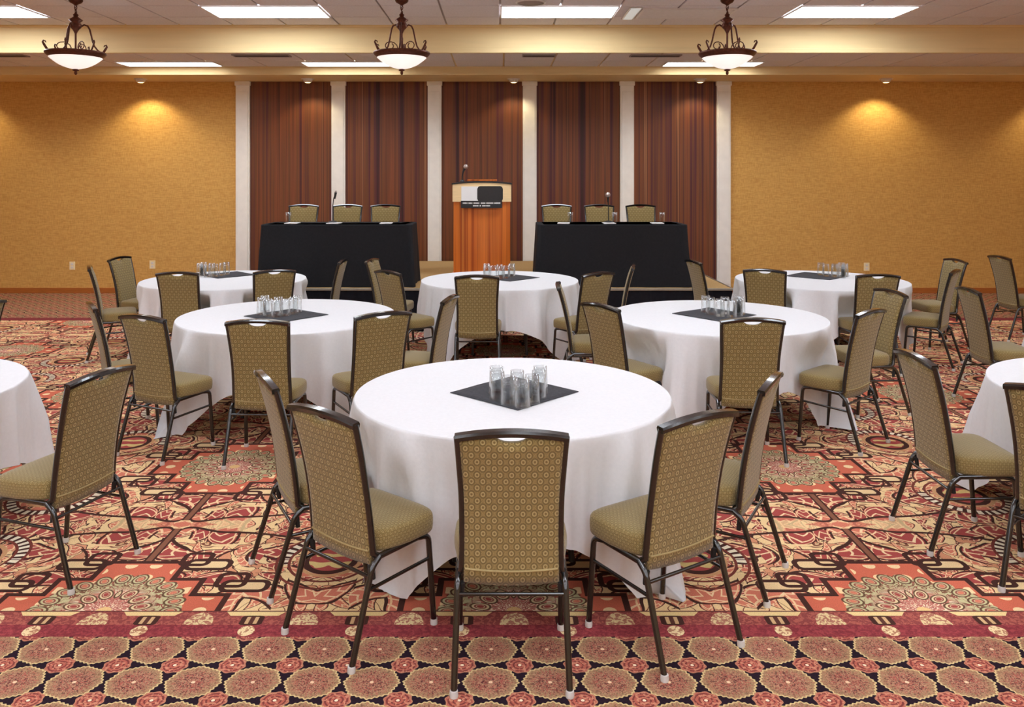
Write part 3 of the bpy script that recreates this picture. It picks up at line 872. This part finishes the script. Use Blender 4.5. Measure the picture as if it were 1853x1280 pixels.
# podium
PD = 11.0
pc = hx_at(872, PD)
pod = thing('podium', (pc, PD, ST_Z), 0, 'cherry wood podium with pale curved front panel at centre stage', 'podium')
pw = 106 * PD / F_PX / 2
zt = CAM_H - (334 - 318) * PD / F_PX - ST_Z; zf = CAM_H - (365 - 318) * PD / F_PX - ST_Z
def bowed(x0, x1, z0f, z1f, bow, y_front, depth, n=16):
    """panel whose front bows towards the viewer"""
    V = []; F = []
    for i in range(n + 1):
        u = i / n; x = x0 + (x1 - x0) * u
        y = y_front - bow * (1 - (2 * u - 1) ** 2)
        V += [(x, y, z0f(u)), (x, y, z1f(u)), (x, y_front + depth, z1f(u)), (x, y_front + depth, z0f(u))]
    for i in range(n):
        b_ = 4 * i
        for j in range(4):
            F.append((b_ + j, b_ + (j + 1) % 4, b_ + 4 + (j + 1) % 4, b_ + 4 + j)[::-1])
    F.append((0, 1, 2, 3)); F.append((4 * n, 4 * n + 3, 4 * n + 2, 4 * n + 1))
    return V, F
V, F = bowed(-pw + 0.012, pw - 0.012, lambda u: 0.0, lambda u: zf + 0.01, 0.05, 0.0, 0.42)
MB().add(V, F).build('body', M['podium'], pod)
MB().box(-pw - 0.005, pw + 0.005, -0.05, 0.44, 0.0, 0.06, 0.006).build('plinth', M['podium'], pod)
V, F = bowed(-pw, pw, lambda u: zf, lambda u: zt + 0.025 * (1 - (2 * u - 1) ** 2), 0.06, -0.02, 0.46)
MB().add(V, F).build('front_panel', M['maple'], pod)
V, F = bowed(-pw - 0.012, pw + 0.012, lambda u: zt + 0.025 * (1 - (2 * u - 1) ** 2), lambda u: zt + 0.018 + 0.026 * (1 - (2 * u - 1) ** 2), 0.06, -0.03, 0.48)
MB().add(V, F).build('top', M['blackplastic'], pod)
MB().box(-0.20, 0.20, 0.02, 0.34, zt + 0.046, zt + 0.066, 0.004).build('reading_shelf', M['podium'], pod)
def bow_y(x, base=-0.02, bow=0.06): return base - bow * (1 - (x / pw) ** 2)
# white sheet and dark rounded plate on the front panel
def patch(x0, x1, z0, z1, off, th=0.004, round_l=0.0, n=10):
    V = []; F = []
    for i in range(n + 1):
        u = i / n; x = x0 + (x1 - x0) * u
        ins = 0.0
        if round_l > 0:
            e = min(u, 1 - u) * (x1 - x0)
            if e < round_l: ins = round_l - math.sqrt(max(0, round_l ** 2 - (round_l - e) ** 2))
        y = bow_y(x) - off
        V += [(x, y, z0 + ins), (x, y, z1 - ins), (x, y + th, z1 - ins), (x, y + th, z0 + ins)]
    for i in range(n):
        b_ = 4 * i
        for j in range(4):
            F.append((b_ + j, b_ + (j + 1) % 4, b_ + 4 + (j + 1) % 4, b_ + 4 + j)[::-1])
    F.append((0, 1, 2, 3)); F.append((4 * n, 4 * n + 3, 4 * n + 2, 4 * n + 1))
    return V, F
ppx = lambda p: (p - 872) * PD / F_PX
ppz = lambda y: CAM_H - (y - 318) * (PD - 0.06) / F_PX - ST_Z
V, F = patch(ppx(835), ppx(868), ppz(364.5), ppz(337.5), 0.006)
MB().add(V, F).build('white_plate', M['paper'], pod)
V, F = patch(ppx(864), ppx(910), ppz(365), ppz(337), 0.012, 0.008, 0.035, 24)
MB().add(V, F).build('dark_plate', M['blackplastic'], pod)
V, F = patch(ppx(834.5), ppx(908.5), ppz(376.5), ppz(363.5), 0.02, 0.018)
sg = MB().add(V, F).build('name_sign', M['blackplastic'], pod)
sg['label'] = 'black name strip with two lines of small white lettering'
# the lettering is too small to read in the photograph: two rows of white strokes in word groups
for (row, groups) in ((367.6, [(838, 847), (848.3, 856), (857.5, 868), (870.5, 879), (880.3, 893), (894.3, 905.5)]), (372.4, [(856.5, 866.5), (868.2, 871.5), (873, 887.5)])):
    mb = MB()
    for g0, g1 in groups:
        x = g0
        while x < g1 - 0.6:
            wv = random.uniform(0.7, 1.3)
            hi = random.choice((0.95, 1.2, 1.2))
            X0, X1 = ppx(x), ppx(min(g1, x + wv)); y = bow_y((X0 + X1) / 2) - 0.0205
            mb.box(X0, X1, y - 0.0015, y + 0.001, ppz(row + hi), ppz(row - hi))
            x += wv + 0.35
    mb.build('lettering', M['paper'], sg)
# podium microphone
d = PD - 0.02
mic = thing('podium_microphone', (hx_at(836.5, d), d, ST_Z + zt + 0.039), 0, 'silver headed gooseneck microphone on the podium top', 'microphone')
zz = CAM_H - (303 - 318) * d / F_PX - ST_Z - zt - 0.03
MB().lathe([(0.03, -0.004), (0.03, 0.014), (0.014, 0.024)], 16).build('base', M['blackplastic'], mic)
MB().tube([(0, 0, 0.02), (0.0, 0, zz * 0.35), (0.012, 0, zz * 0.65), (0.04, -0.01, zz - 0.01)], [0.007, 0.008, 0.012, 0.018], 10).build('gooseneck', M['blackplastic'], mic)
MB().lathe([(0.001, -0.034), (0.024, -0.024), (0.034, 0), (0.024, 0.024), (0.001, 0.034)], 14, (0.048, -0.012, zz)).build('head', M['steelmesh'], mic)

# ------------------------------------------------------------------ banquet chair
def build_chair():
    root = thing('banquet_chair')
    fr = M['frame']
    RY, FY = -0.22, 0.22
    hw_f = 0.208
    zt_ = 0.385
    # legs
    for sx in (-1, 1):
        rear = fillet([(sx * hw_f, RY, 0.014), (sx * 0.200, RY + 0.108, zt_ - 0.03), (sx * 0.198, RY + 0.15, zt_)], 0.03)
        l = MB().tube(rear, 0.0125, 10).build('leg', fr, root)
        MB().lathe([(0.015, 0.0), (0.016, 0.010), (0.0145, 0.024)], 12, (sx * hw_f, RY - 0.001, 0.001)).build('foot_glide', M['glide'], l)
        front = fillet([(sx * hw_f, FY, 0.014), (sx * 0.204, FY - 0.028, zt_ - 0.005), (sx * 0.200, FY - 0.09, zt_ + 0.004)], 0.045)
        l = MB().tube(front, 0.0125, 10).build('leg', fr, root)
        MB().lathe([(0.015, 0.0), (0.016, 0.010), (0.0145, 0.024)], 12, (sx * hw_f, FY + 0.001, 0.001)).build('foot_glide', M['glide'], l)
    mb = MB()
    for sx in (-1, 1):
        mb.tube([(sx * 0.198, RY + 0.145, zt_ - 0.001), (sx * 0.200, FY - 0.085, zt_ + 0.004)], 0.0125, 10)
    mb.tube([(-0.198, 0.08, zt_), (0.198, 0.08, zt_)], 0.010, 8)
    mb.tube([(-0.198, -0.07, zt_), (0.198, -0.07, zt_)], 0.010, 8)
    mb.build('seat_frame', fr, root)
    for sx in (-1, 1):
        MB().tube([(sx * 0.2035, RY + 0.082, 0.275), (sx * 0.2055, FY - 0.022, 0.285)], 0.0075, 8).build('stretcher', fr, root)
        MB().tube([(sx * 0.186, RY + 0.118, zt_ - 0.03), (sx * 0.186, RY + 0.126, zt_ - 0.085)], [0.013, 0.010], 8).build('stacking_bumper', M['rubber'], root)
    MB().tube([(-0.2, RY + 0.095, 0.322), (0.2, RY + 0.095, 0.322)], 0.0075, 8).build('stretcher', fr, root)
    # seat cushion
    def outline(t):
        """half-width profile of the seat plan, closed loop"""
    N = 44
    plan = []
    for k in range(N):
        a_ = 2 * PI * k / N
        c_, s_ = math.cos(a_), math.sin(a_)
        e = 0.31
        x = math.copysign(abs(c_) ** e, c_); y = math.copysign(abs(s_) ** e, s_)
        wx_ = 0.222 if y > 0 else 0.222 - 0.024 * (-y)
        plan.append((x * wx_, 0.078 + y * 0.162))
    prof = [(0.90, 0.392), (0.97, 0.394), (0.99, 0.402), (1.0, 0.420), (1.0, 0.448), (0.99, 0.462), (0.965, 0.471), (0.92, 0.477), (0.75, 0.484), (0.45, 0.488), (0.15, 0.489)]
    V = []; F = []
    for sc, z in prof:
        for x, y in plan: V.append((x * sc, 0.078 + (y - 0.078) * sc, z))
    for i in range(len(prof) - 1):
        for k in range(N):
            F.append((i * N + k, i * N + (k + 1) % N, (i + 1) * N + (k + 1) % N, (i + 1) * N + k))
    F.append(tuple(range(N))[::-1]); F.append(tuple((len(prof) - 1) * N + k for k in range(N)))
    MB().add(V, F, True).build('seat', M['seat_fabric'], root, True)
    # back: centre line y(z), half width hw(z)
    def by(z):
        t = (z - 0.36) / (0.935 - 0.36)
        return RY + 0.128 - 0.028 * t - 0.078 * t ** 2.0
    def hw(z):
        t = (z - 0.36) / (0.935 - 0.36)
        return 0.186 - 0.004 * math.sin(PI * min(1, t * 1.3)) + 0.013 * max(0, (t - 0.45) / 0.55) ** 2
    def bow(x): return -0.012 * (1 - (x / 0.2) ** 2)
    mbs = MB()
    zs = [0.350 + (0.925 - 0.350) * i / 12 for i in range(13)]
    for sx in (-1, 1):
        mbs = MB()
        pts = [(sx * 0.194, RY + 0.15, zt_ - 0.005)] + [(sx * hw(z), by(z), z) for z in zs[1:]]
        mbs.tube(pts, 0.0135, 10, rx=0.0125)
        mbs.build('back_upright', fr, root)
    # arched top rail
    rz = lambda x: 0.925 + 0.020 * (1 - (x / 0.2) ** 2)
    V = []; F = []
    n = 20; W = hw(0.93) + 0.008
    for i in range(n + 1):
        x = -W + 2 * W * i / n
        y = by(0.93) + bow(x); z = rz(x)
        for (dy, dz) in ((-0.016, -0.014), (-0.019, 0.0), (-0.015, 0.009), (0.013, 0.012), (0.018, 0.003), (0.014, -0.014)):
            V.append((x, y + dy, z + dz))
    for i in range(n):
        for j in range(6):
            F.append((i * 6 + j, i * 6 + (j + 1) % 6, (i + 1) * 6 + (j + 1) % 6, (i + 1) * 6 + j)[::-1])
    F.append(tuple(range(6))); F.append(tuple(n * 6 + j for j in range(6))[::-1])
    MB().add(V, F).build('top_rail', fr, root)
    # upholstered panel with a hand hole under the rail
    NX, NZ = 28, 14
    V = []; F = []
    def ztop(x):
        z = rz(x) - 0.0125
        u = abs(x) / 0.058
        if u < 1: z -= 0.026 * math.sqrt(1 - u ** 2.2)
        return z
    zbot = lambda x: 0.342 + 0.014 * (x / 0.18) ** 2
    for side in (0, 1):
        for j in range(NZ + 1):
            v = j / NZ
            for i in range(NX + 1):
                u = -1 + 2 * i / NX
                zc = 0.342 + (0.92 - 0.342) * v
                x = u * (hw(zc) - 0.008)
                z = zbot(x) + (ztop(x) - zbot(x)) * v
                edge = min(1.0, (1 - abs(u)) * 5) * min(1.0, v * 6 + 0.15) * min(1.0, (1 - v) * 6 + 0.15)
                pad = 0.010 + (0.016 if side else 0.005) * math.sqrt(max(0.0, edge))
                y = by(z) + bow(x) * v + (pad if side else -pad)
                V.append((x, y, z))
    n1 = (NX + 1) * (NZ + 1)
    for j in range(NZ):
        for i in range(NX):
            q = j * (NX + 1) + i
            F.append((q, q + 1, q + NX + 2, q + NX + 1))
            F.append((n1 + q + NX + 1, n1 + q + NX + 2, n1 + q + 1, n1 + q))
    for i in range(NX):
        F.append((i + 1, i, n1 + i, n1 + i + 1))
        q = NZ * (NX + 1) + i
        F.append((q, q + 1, n1 + q + 1, n1 + q))
    for j in range(NZ):
        q = j * (NX + 1)
        F.append((q, q + NX + 1, n1 + q + NX + 1, n1 + q))
        q += NX
        F.append((q + NX + 1, q, n1 + q, n1 + q + NX + 1))
    bk = MB().add(V, F, True).build('backrest', M['fabric'], root, True)
    # welt across the lower back
    pts = []
    for i in range(17):
        u = -1 + 2 * i / 16
        z = 0.398 + 0.010 * u * u; x = u * (hw(z) - 0.012)
        pts.append((x, by(z) - 0.0145 - 0.003 * (1 - u * u), z))
    MB().tube(pts, 0.0045, 6).build('welt', M['welt'], bk)
    return root

chair0 = build_chair()
note_kids(chair0)
first = [True]
CHAIRS = []
def chair(x, y, fx, fy, label, group, z=0.0):
    """x, y = centre of the rear feet; (fx, fy) = the way the chair faces"""
    L = math.hypot(fx, fy); fx /= L; fy /= L
    o = chair0 if first[0] else copy_tree(chair0)
    first[0] = False
    o.location = (x + fx * 0.22, y + fy * 0.22, z)
    CHAIRS.append((x + fx * 0.22, y + fy * 0.22, fx, fy))
    o.rotation_euler = (0, 0, math.atan2(-fx, fy))
    return tag(o, label, 'chair', group)
def chair_rail(x, y, fx, fy, label, group, z=0.0):
    """x, y = centre of the top rail"""
    L = math.hypot(fx, fy); fx /= L; fy /= L
    return chair(x - fx * 0.02, y - fy * 0.02, fx, fy, label, group, z)

G = 'olive chairs at the front round table'
chair(0.042, 2.971, 0.0, 1.0, 'olive patterned banquet chair nearest the viewer, back turned, at front table', G)
chair(-0.718, 3.25, 0.64, 0.768, 'olive banquet chair just left of the nearest centre chair, seat towards front table', G)
chair(-1.10, 3.81, 0.89, 0.46, 'olive banquet chair seen edge-on at the far left of the front table', G)
chair(0.782, 3.18, -0.545, 0.838, 'olive banquet chair just right of the nearest centre chair, seat towards front table', G)
chair(1.258, 3.775, -0.87, 0.49, 'olive banquet chair seen edge-on at the far right of the front table', G)
G = 'olive chairs at the left round table of the second row'
chair_rail(-1.55, 5.29, 0.02, 1.0, 'olive banquet chair, back square to viewer, at second-row left table', G)
chair_rail(-2.36, 5.46, 0.43, 0.90, 'olive banquet chair angled right at left-front of second-row left table', G)
chair_rail(-2.95, 5.98, 0.84, 0.54, 'narrow-looking olive chair at far left of second-row left table', G)
chair_rail(-0.785, 5.58, -0.52, 0.855, 'olive banquet chair angled left at right-front of second-row left table', G)
chair_rail(-0.378, 6.32, -0.975, 0.22, 'olive chair seen nearly edge-on at right of second-row left table', G)
G = 'olive chairs at the right round table of the second row'
chair_rail(1.63, 5.345, 0.04, 1.0, 'olive banquet chair, back square to viewer, at second-row right table', G)
chair_rail(0.715, 5.94, 0.84, 0.54, 'olive banquet chair angled right at left-front of second-row right table', G)
chair_rail(0.50, 7.10, 0.995, -0.07, 'thin edge-on olive chair at far left of second-row right table', G)
chair_rail(2.545, 5.68, -0.66, 0.75, 'olive banquet chair angled left at right-front of second-row right table', G)
chair_rail(3.14, 6.66, -0.985, -0.15, 'olive chair with pale front showing at far right of second-row right table', G)
G = 'olive chairs at the back left round table'
chair_rail(-3.09, 7.93, 0.02, 1.0, 'olive chair, back square to viewer, at back left table', G)
chair_rail(-2.20, 8.09, -0.46, 0.89, 'olive chair angled left at right-front of back left table', G)
chair_rail(-4.31, 9.38, 0.985, -0.15, 'olive chair front half-seen against left gold wall at back left table', G)
chair_rail(-4.19, 8.46, 0.91, 0.42, 'thin edge-on olive chair at far left of back left table', G)
chair_rail(-1.72, 9.10, -1.0, 0.03, 'narrow olive chair before the black stage at right of back left table', G)
G = 'olive chairs at the back middle round table'
chair_rail(-0.215, 7.65, 0.02, 1.0, 'olive chair, back square to viewer, at back middle table', G)
chair_rail(-1.09, 8.02, 0.72, 0.69, 'olive chair angled right at left-front of back middle table', G)
chair_rail(-1.42, 9.15, 0.985, -0.17, 'pale narrow chair front at far left of back middle table, by the stage', G)
chair_rail(0.935, 7.87, -0.60, 0.80, 'olive chair angled left at right-front of back middle table', G)
chair_rail(1.37, 8.55, -0.985, 0.16, 'thin edge-on olive chair before the stage at right of back middle table', G)
G = 'olive chairs at the back right round table'
chair_rail(2.60, 8.15, 0.42, 0.905, 'olive chair angled right at left-front of back right table', G)
chair_rail(3.53, 7.74, 0.0, 1.0, 'olive chair, back square to viewer, at back right table', G)
chair_rail(2.10, 9.02, 0.985, 0.17, 'narrow olive chair before the stage corner at far left of back right table', G)
chair_rail(4.45, 8.10, -0.78, 0.63, 'olive chair turned left at right-front of back right table', G)
chair_rail(5.02, 9.13, -0.995, -0.05, 'olive chair with pale front at far right of back right table', G)
G = 'olive chairs at the right edge of the picture'
chair(2.12, 4.285, 1.0, -0.02, 'olive banquet chair facing right, side-on, by the right edge table in front', G)
chair_rail(2.40, 3.575, 0.78, 0.63, 'olive banquet chair cut by the right picture edge, nearest on that side', G)
chair_rail(3.835, 6.80, 0.99, -0.10, 'olive banquet chair facing right before the second right edge table', G)
chair_rail(5.73, 9.52, 0.995, 0.01, 'farthest right olive chair standing before the right gold wall', G)
G = 'olive chairs at the left edge of the picture'
chair(-1.855, 3.90, -0.955, 0.295, 'olive banquet chair facing left, side-on, by the left edge table in front', G)
chair_rail(-3.795, 6.06, -0.955, 0.30, 'olive chair cut by the left picture edge, only its corner showing', G)
G = 'olive chairs on the stage'
for p, s_ in ((550, 'leftmost behind the left head table'), (629, 'middle one behind the left head table'), (698, 'rightmost behind the left head table'), (1007, 'leftmost behind the right head table'), (1084, 'middle one behind the right head table'), (1159, 'rightmost behind the right head table')):
    chair_rail(hx_at(p, 11.42), 11.42, 0.02 * random.uniform(-1, 1), -1.0, 'olive chair facing the room, ' + s_, G, ST_Z)

# ------------------------------------------------------------------ round tables, cloths, napkins, glasses
TZ = 0.742
def cloth(R, half, rot, seed, cx, cy):
    near = [c_ for c_ in CHAIRS if (c_[0] - cx) ** 2 + (c_[1] - cy) ** 2 < 2.2 ** 2]
    def hits(x, y):
        """does a chair seat stand here? the cloth then hangs inside of it"""
        for px_, py_, fx_, fy_ in near:
            dx_, dy_ = x - px_, y - py_
            f_ = dx_ * fx_ + dy_ * fy_; s_ = dx_ * fy_ - dy_ * fx_
            if abs(s_) < 0.245 and -0.30 < f_ < 0.258: return True
        return False
    rnd = random.Random(seed)
    N = 300
    V = []; F = []
    ph = [rnd.random() * 6.28 for _ in range(6)]
    top = [0.25, 0.6, 0.9, 0.985, 0.998]
    for s in top:
        for k in range(N):
            a_ = 2 * PI * k / N
            V.append((R * s * math.cos(a_), R * s * math.sin(a_), 0.006))
    hang = 13
    for j in range(hang + 1):
        t = (j / hang) ** 1.7
        for k in range(N):
            a_ = 2 * PI * k / N
            al = a_ - rot
            c_, s_ = abs(math.cos(al)), abs(math.sin(al))
            Lh = half / max(c_, s_) - R                   # length of cloth hanging here
            Lh = min(Lh, 0.06 + half * 1.33 - R)
            corner = max(0.0, (min(c_, s_) / max(c_, s_) - 0.45) / 0.55) ** 1.3   # 1 at the cloth corners
            drop = Lh * t
            wave = 0.45 * math.sin(9 * a_ + ph[0]) + 0.35 * math.sin(15 * a_ + ph[1]) + 0.75 * (0.55 - abs(math.sin(10 * a_ + ph[2] + 0.8 * math.sin(3 * a_ + ph[4])))) + 0.35 * (0.5 - abs(math.sin(17 * a_ + ph[3])))
            amp = 0.066 * min(1.0, drop / 0.30) ** 0.8
            r = R + 0.003 + 0.006 * (1 - math.exp(-drop / 0.008)) + wave * amp + 0.022 * drop / 0.4 + corner * 0.13 * min(1.2, drop / 0.6) ** 1.3
            # folds at the cone: the sides next to a corner draw in
            side = math.exp(-((abs(c_ - s_) - 0.33) / 0.10) ** 2)
            r -= side * 0.022 * min(1.0, drop / 0.4)
            z = 0.006 - 0.004 * (1 - math.exp(-drop / 0.008)) - drop * 0.985
            z = max(z, -TZ + 0.012 + 0.004 * math.sin(a_ * 17))
            zw = TZ + z
            if drop > 0.02:
                rr = r
                while rr > 0.40 and hits(cx + rr * math.cos(a_), cy + rr * math.sin(a_)): rr -= 0.012
                r += (rr - r) * min(1.0, max(0.0, (0.70 - zw) / 0.16))
            V.append((r * math.cos(a_), r * math.sin(a_), z))
    rings = len(top) + hang + 1
    for i in range(rings - 1):
        for k in range(N):
            F.append((i * N + k, (i + 1) * N + k, (i + 1) * N + (k + 1) % N, i * N + (k + 1) % N))
    F.append(tuple(range(N)))
    return V, F
GLASS = tumbler_mesh(0.136, 0.040, 0.034, M['glass'])
def round_table(x, y, R, rot, seed, where, nap=None, glasses=None, gz=1.0):
    t = thing('round_table', (x, y, 0), 0, 'round banquet table hidden under the white cloth, ' + where, 'table', 'round banquet tables')
    MB().lathe([(R - 0.015, TZ - 0.022), (R, TZ - 0.012), (R - 0.004, TZ)], 64).build('tabletop', M['ply'], t)
    for i in range(4):
        a_ = PI / 4 + i * PI / 2
        c_, s_ = math.cos(a_), math.sin(a_)
        MB().tube([(0.36 * c_, 0.36 * s_, TZ - 0.02), (0.40 * c_, 0.40 * s_, 0.0)], 0.014, 8).build('leg', M['tablemetal'], t)
    V, F = cloth(R + 0.004, 1.235, rot, seed, x, y)
    c = MB().add(V, F, True).build('white_tablecloth', M['linen'])
    c.location = (x, y, TZ)
    tag(c, 'white cloth draped over round table ' + where, 'tablecloth', 'white round tablecloths')
    if nap:
        nx, ny, nh, nr = nap
        z = TZ + 0.0075
        V = []; F = []
        n = 12
        for s in (0, 1):
            for j in range(n + 1):
                for i in range(n + 1):
                    u, v = -1 + 2 * i / n, -1 + 2 * j / n
                    V.append((u * nh, v * nh, s * 0.003 + 0.0012 * (1 + math.sin(u * 4 + seed) * math.cos(v * 3))))
        q = (n + 1) ** 2
        for j in range(n):
            for i in range(n):
                b_ = j * (n + 1) + i
                F.append((b_ + n + 1, b_ + n + 2, b_ + 1, b_)); F.append((q + b_, q + b_ + 1, q + b_ + n + 2, q + b_ + n + 1))
        for i in range(n):
            F.append((i, i + 1, q + i + 1, q + i)); e = n * (n + 1) + i; F.append((e + 1, e, q + e, q + e + 1))
            e = i * (n + 1); F.append((e + n + 1, e, q + e, q + e + n + 1)); e += n; F.append((e, e + n + 1, q + e + n + 1, q + e))
        o = MB().add(V, F, True).build('napkin', M['napkin'])
        o.location = (nx, ny, z); o.rotation_euler = (0, 0, nr)
        tag(o, 'black square napkin on the table ' + where, 'napkin', 'black napkins')
        for (gx, gy) in glasses:
            g = part('water_glass', GLASS, None, (gx, gy, z + 0.006), (0, 0, random.random()))
            g.scale = (1, 1, gz)
            tag(g, 'clear upturned tumbler in the cluster on the table ' + where, 'glass', 'tumblers on the table ' + where)

def ring8(cx, cy, dx=0.105, dy=0.10):
    """tumblers in a tight cluster"""
    return [(cx + dx * u + random.uniform(-0.006, 0.006), cy + dy * v) for u, v in ((-1.05, 0.95), (-1.0, 0.0), (-0.5, -0.75), (0.15, -1.15), (0.62, -0.55), (1.0, 0.2), (1.05, 1.0), (0.0, 0.2))]
def at_top(px, py, z=TZ):
    d_ = F_PX * (CAM_H - z) / (py - 318.0)
    return ((px - 905.0) * d_ / F_PX, d_)
A = at_top
p = A(931, 713)
g = A(938, 727)
round_table(0.063, 4.30, 0.80, math.radians(2), 11, 'in front, nearest the viewer', (p[0], p[1], 0.235, PI / 4 + 0.03), ring8(g[0], g[1], 0.108, 0.12))
p = A(518, 573); g = A(505, 572)
round_table(-1.708, 6.68, 0.845, math.radians(2), 12, 'at left of the second row', (p[0], p[1], 0.235, PI / 4 + 0.1), ring8(g[0] - 0.01, g[1], 0.125, 0.11))
p = A(1292, 571); g = A(1313, 572)
round_table(1.73, 6.62, 0.835, math.radians(13), 13, 'at right of the second row', (p[0], p[1], 0.235, PI / 4 - 0.12), ring8(g[0], g[1], 0.125, 0.11))
p = A(412, 499); g = A(384, 500)
round_table(-2.975, 8.95, 0.85, math.radians(-6), 14, 'at the back left', (p[0], p[1], 0.235, PI / 4), ring8(g[0], g[1] - 0.05, 0.12, 0.13))
p = A(922, 504); g = A(903, 504)
round_table(-0.005, 8.93, 0.835, math.radians(4), 15, 'at the back middle before the podium', (p[0], p[1], 0.235, PI / 4), ring8(g[0], g[1], 0.13, 0.13))
p = A(1478, 501); g = A(1512, 502)
round_table(3.45, 8.93, 0.875, math.radians(10), 16, 'at the back right', (p[0], p[1], 0.26, PI / 4), ring8(g[0], g[1], 0.11, 0.13))
round_table(-3.41, 4.32, 0.82, math.radians(0), 17, 'cut by the left picture edge')
round_table(3.49, 4.32, 0.82, math.radians(0), 18, 'cut by the right picture edge in front')
round_table(5.24, 6.62, 0.83, math.radians(0), 19, 'at the right picture edge behind')
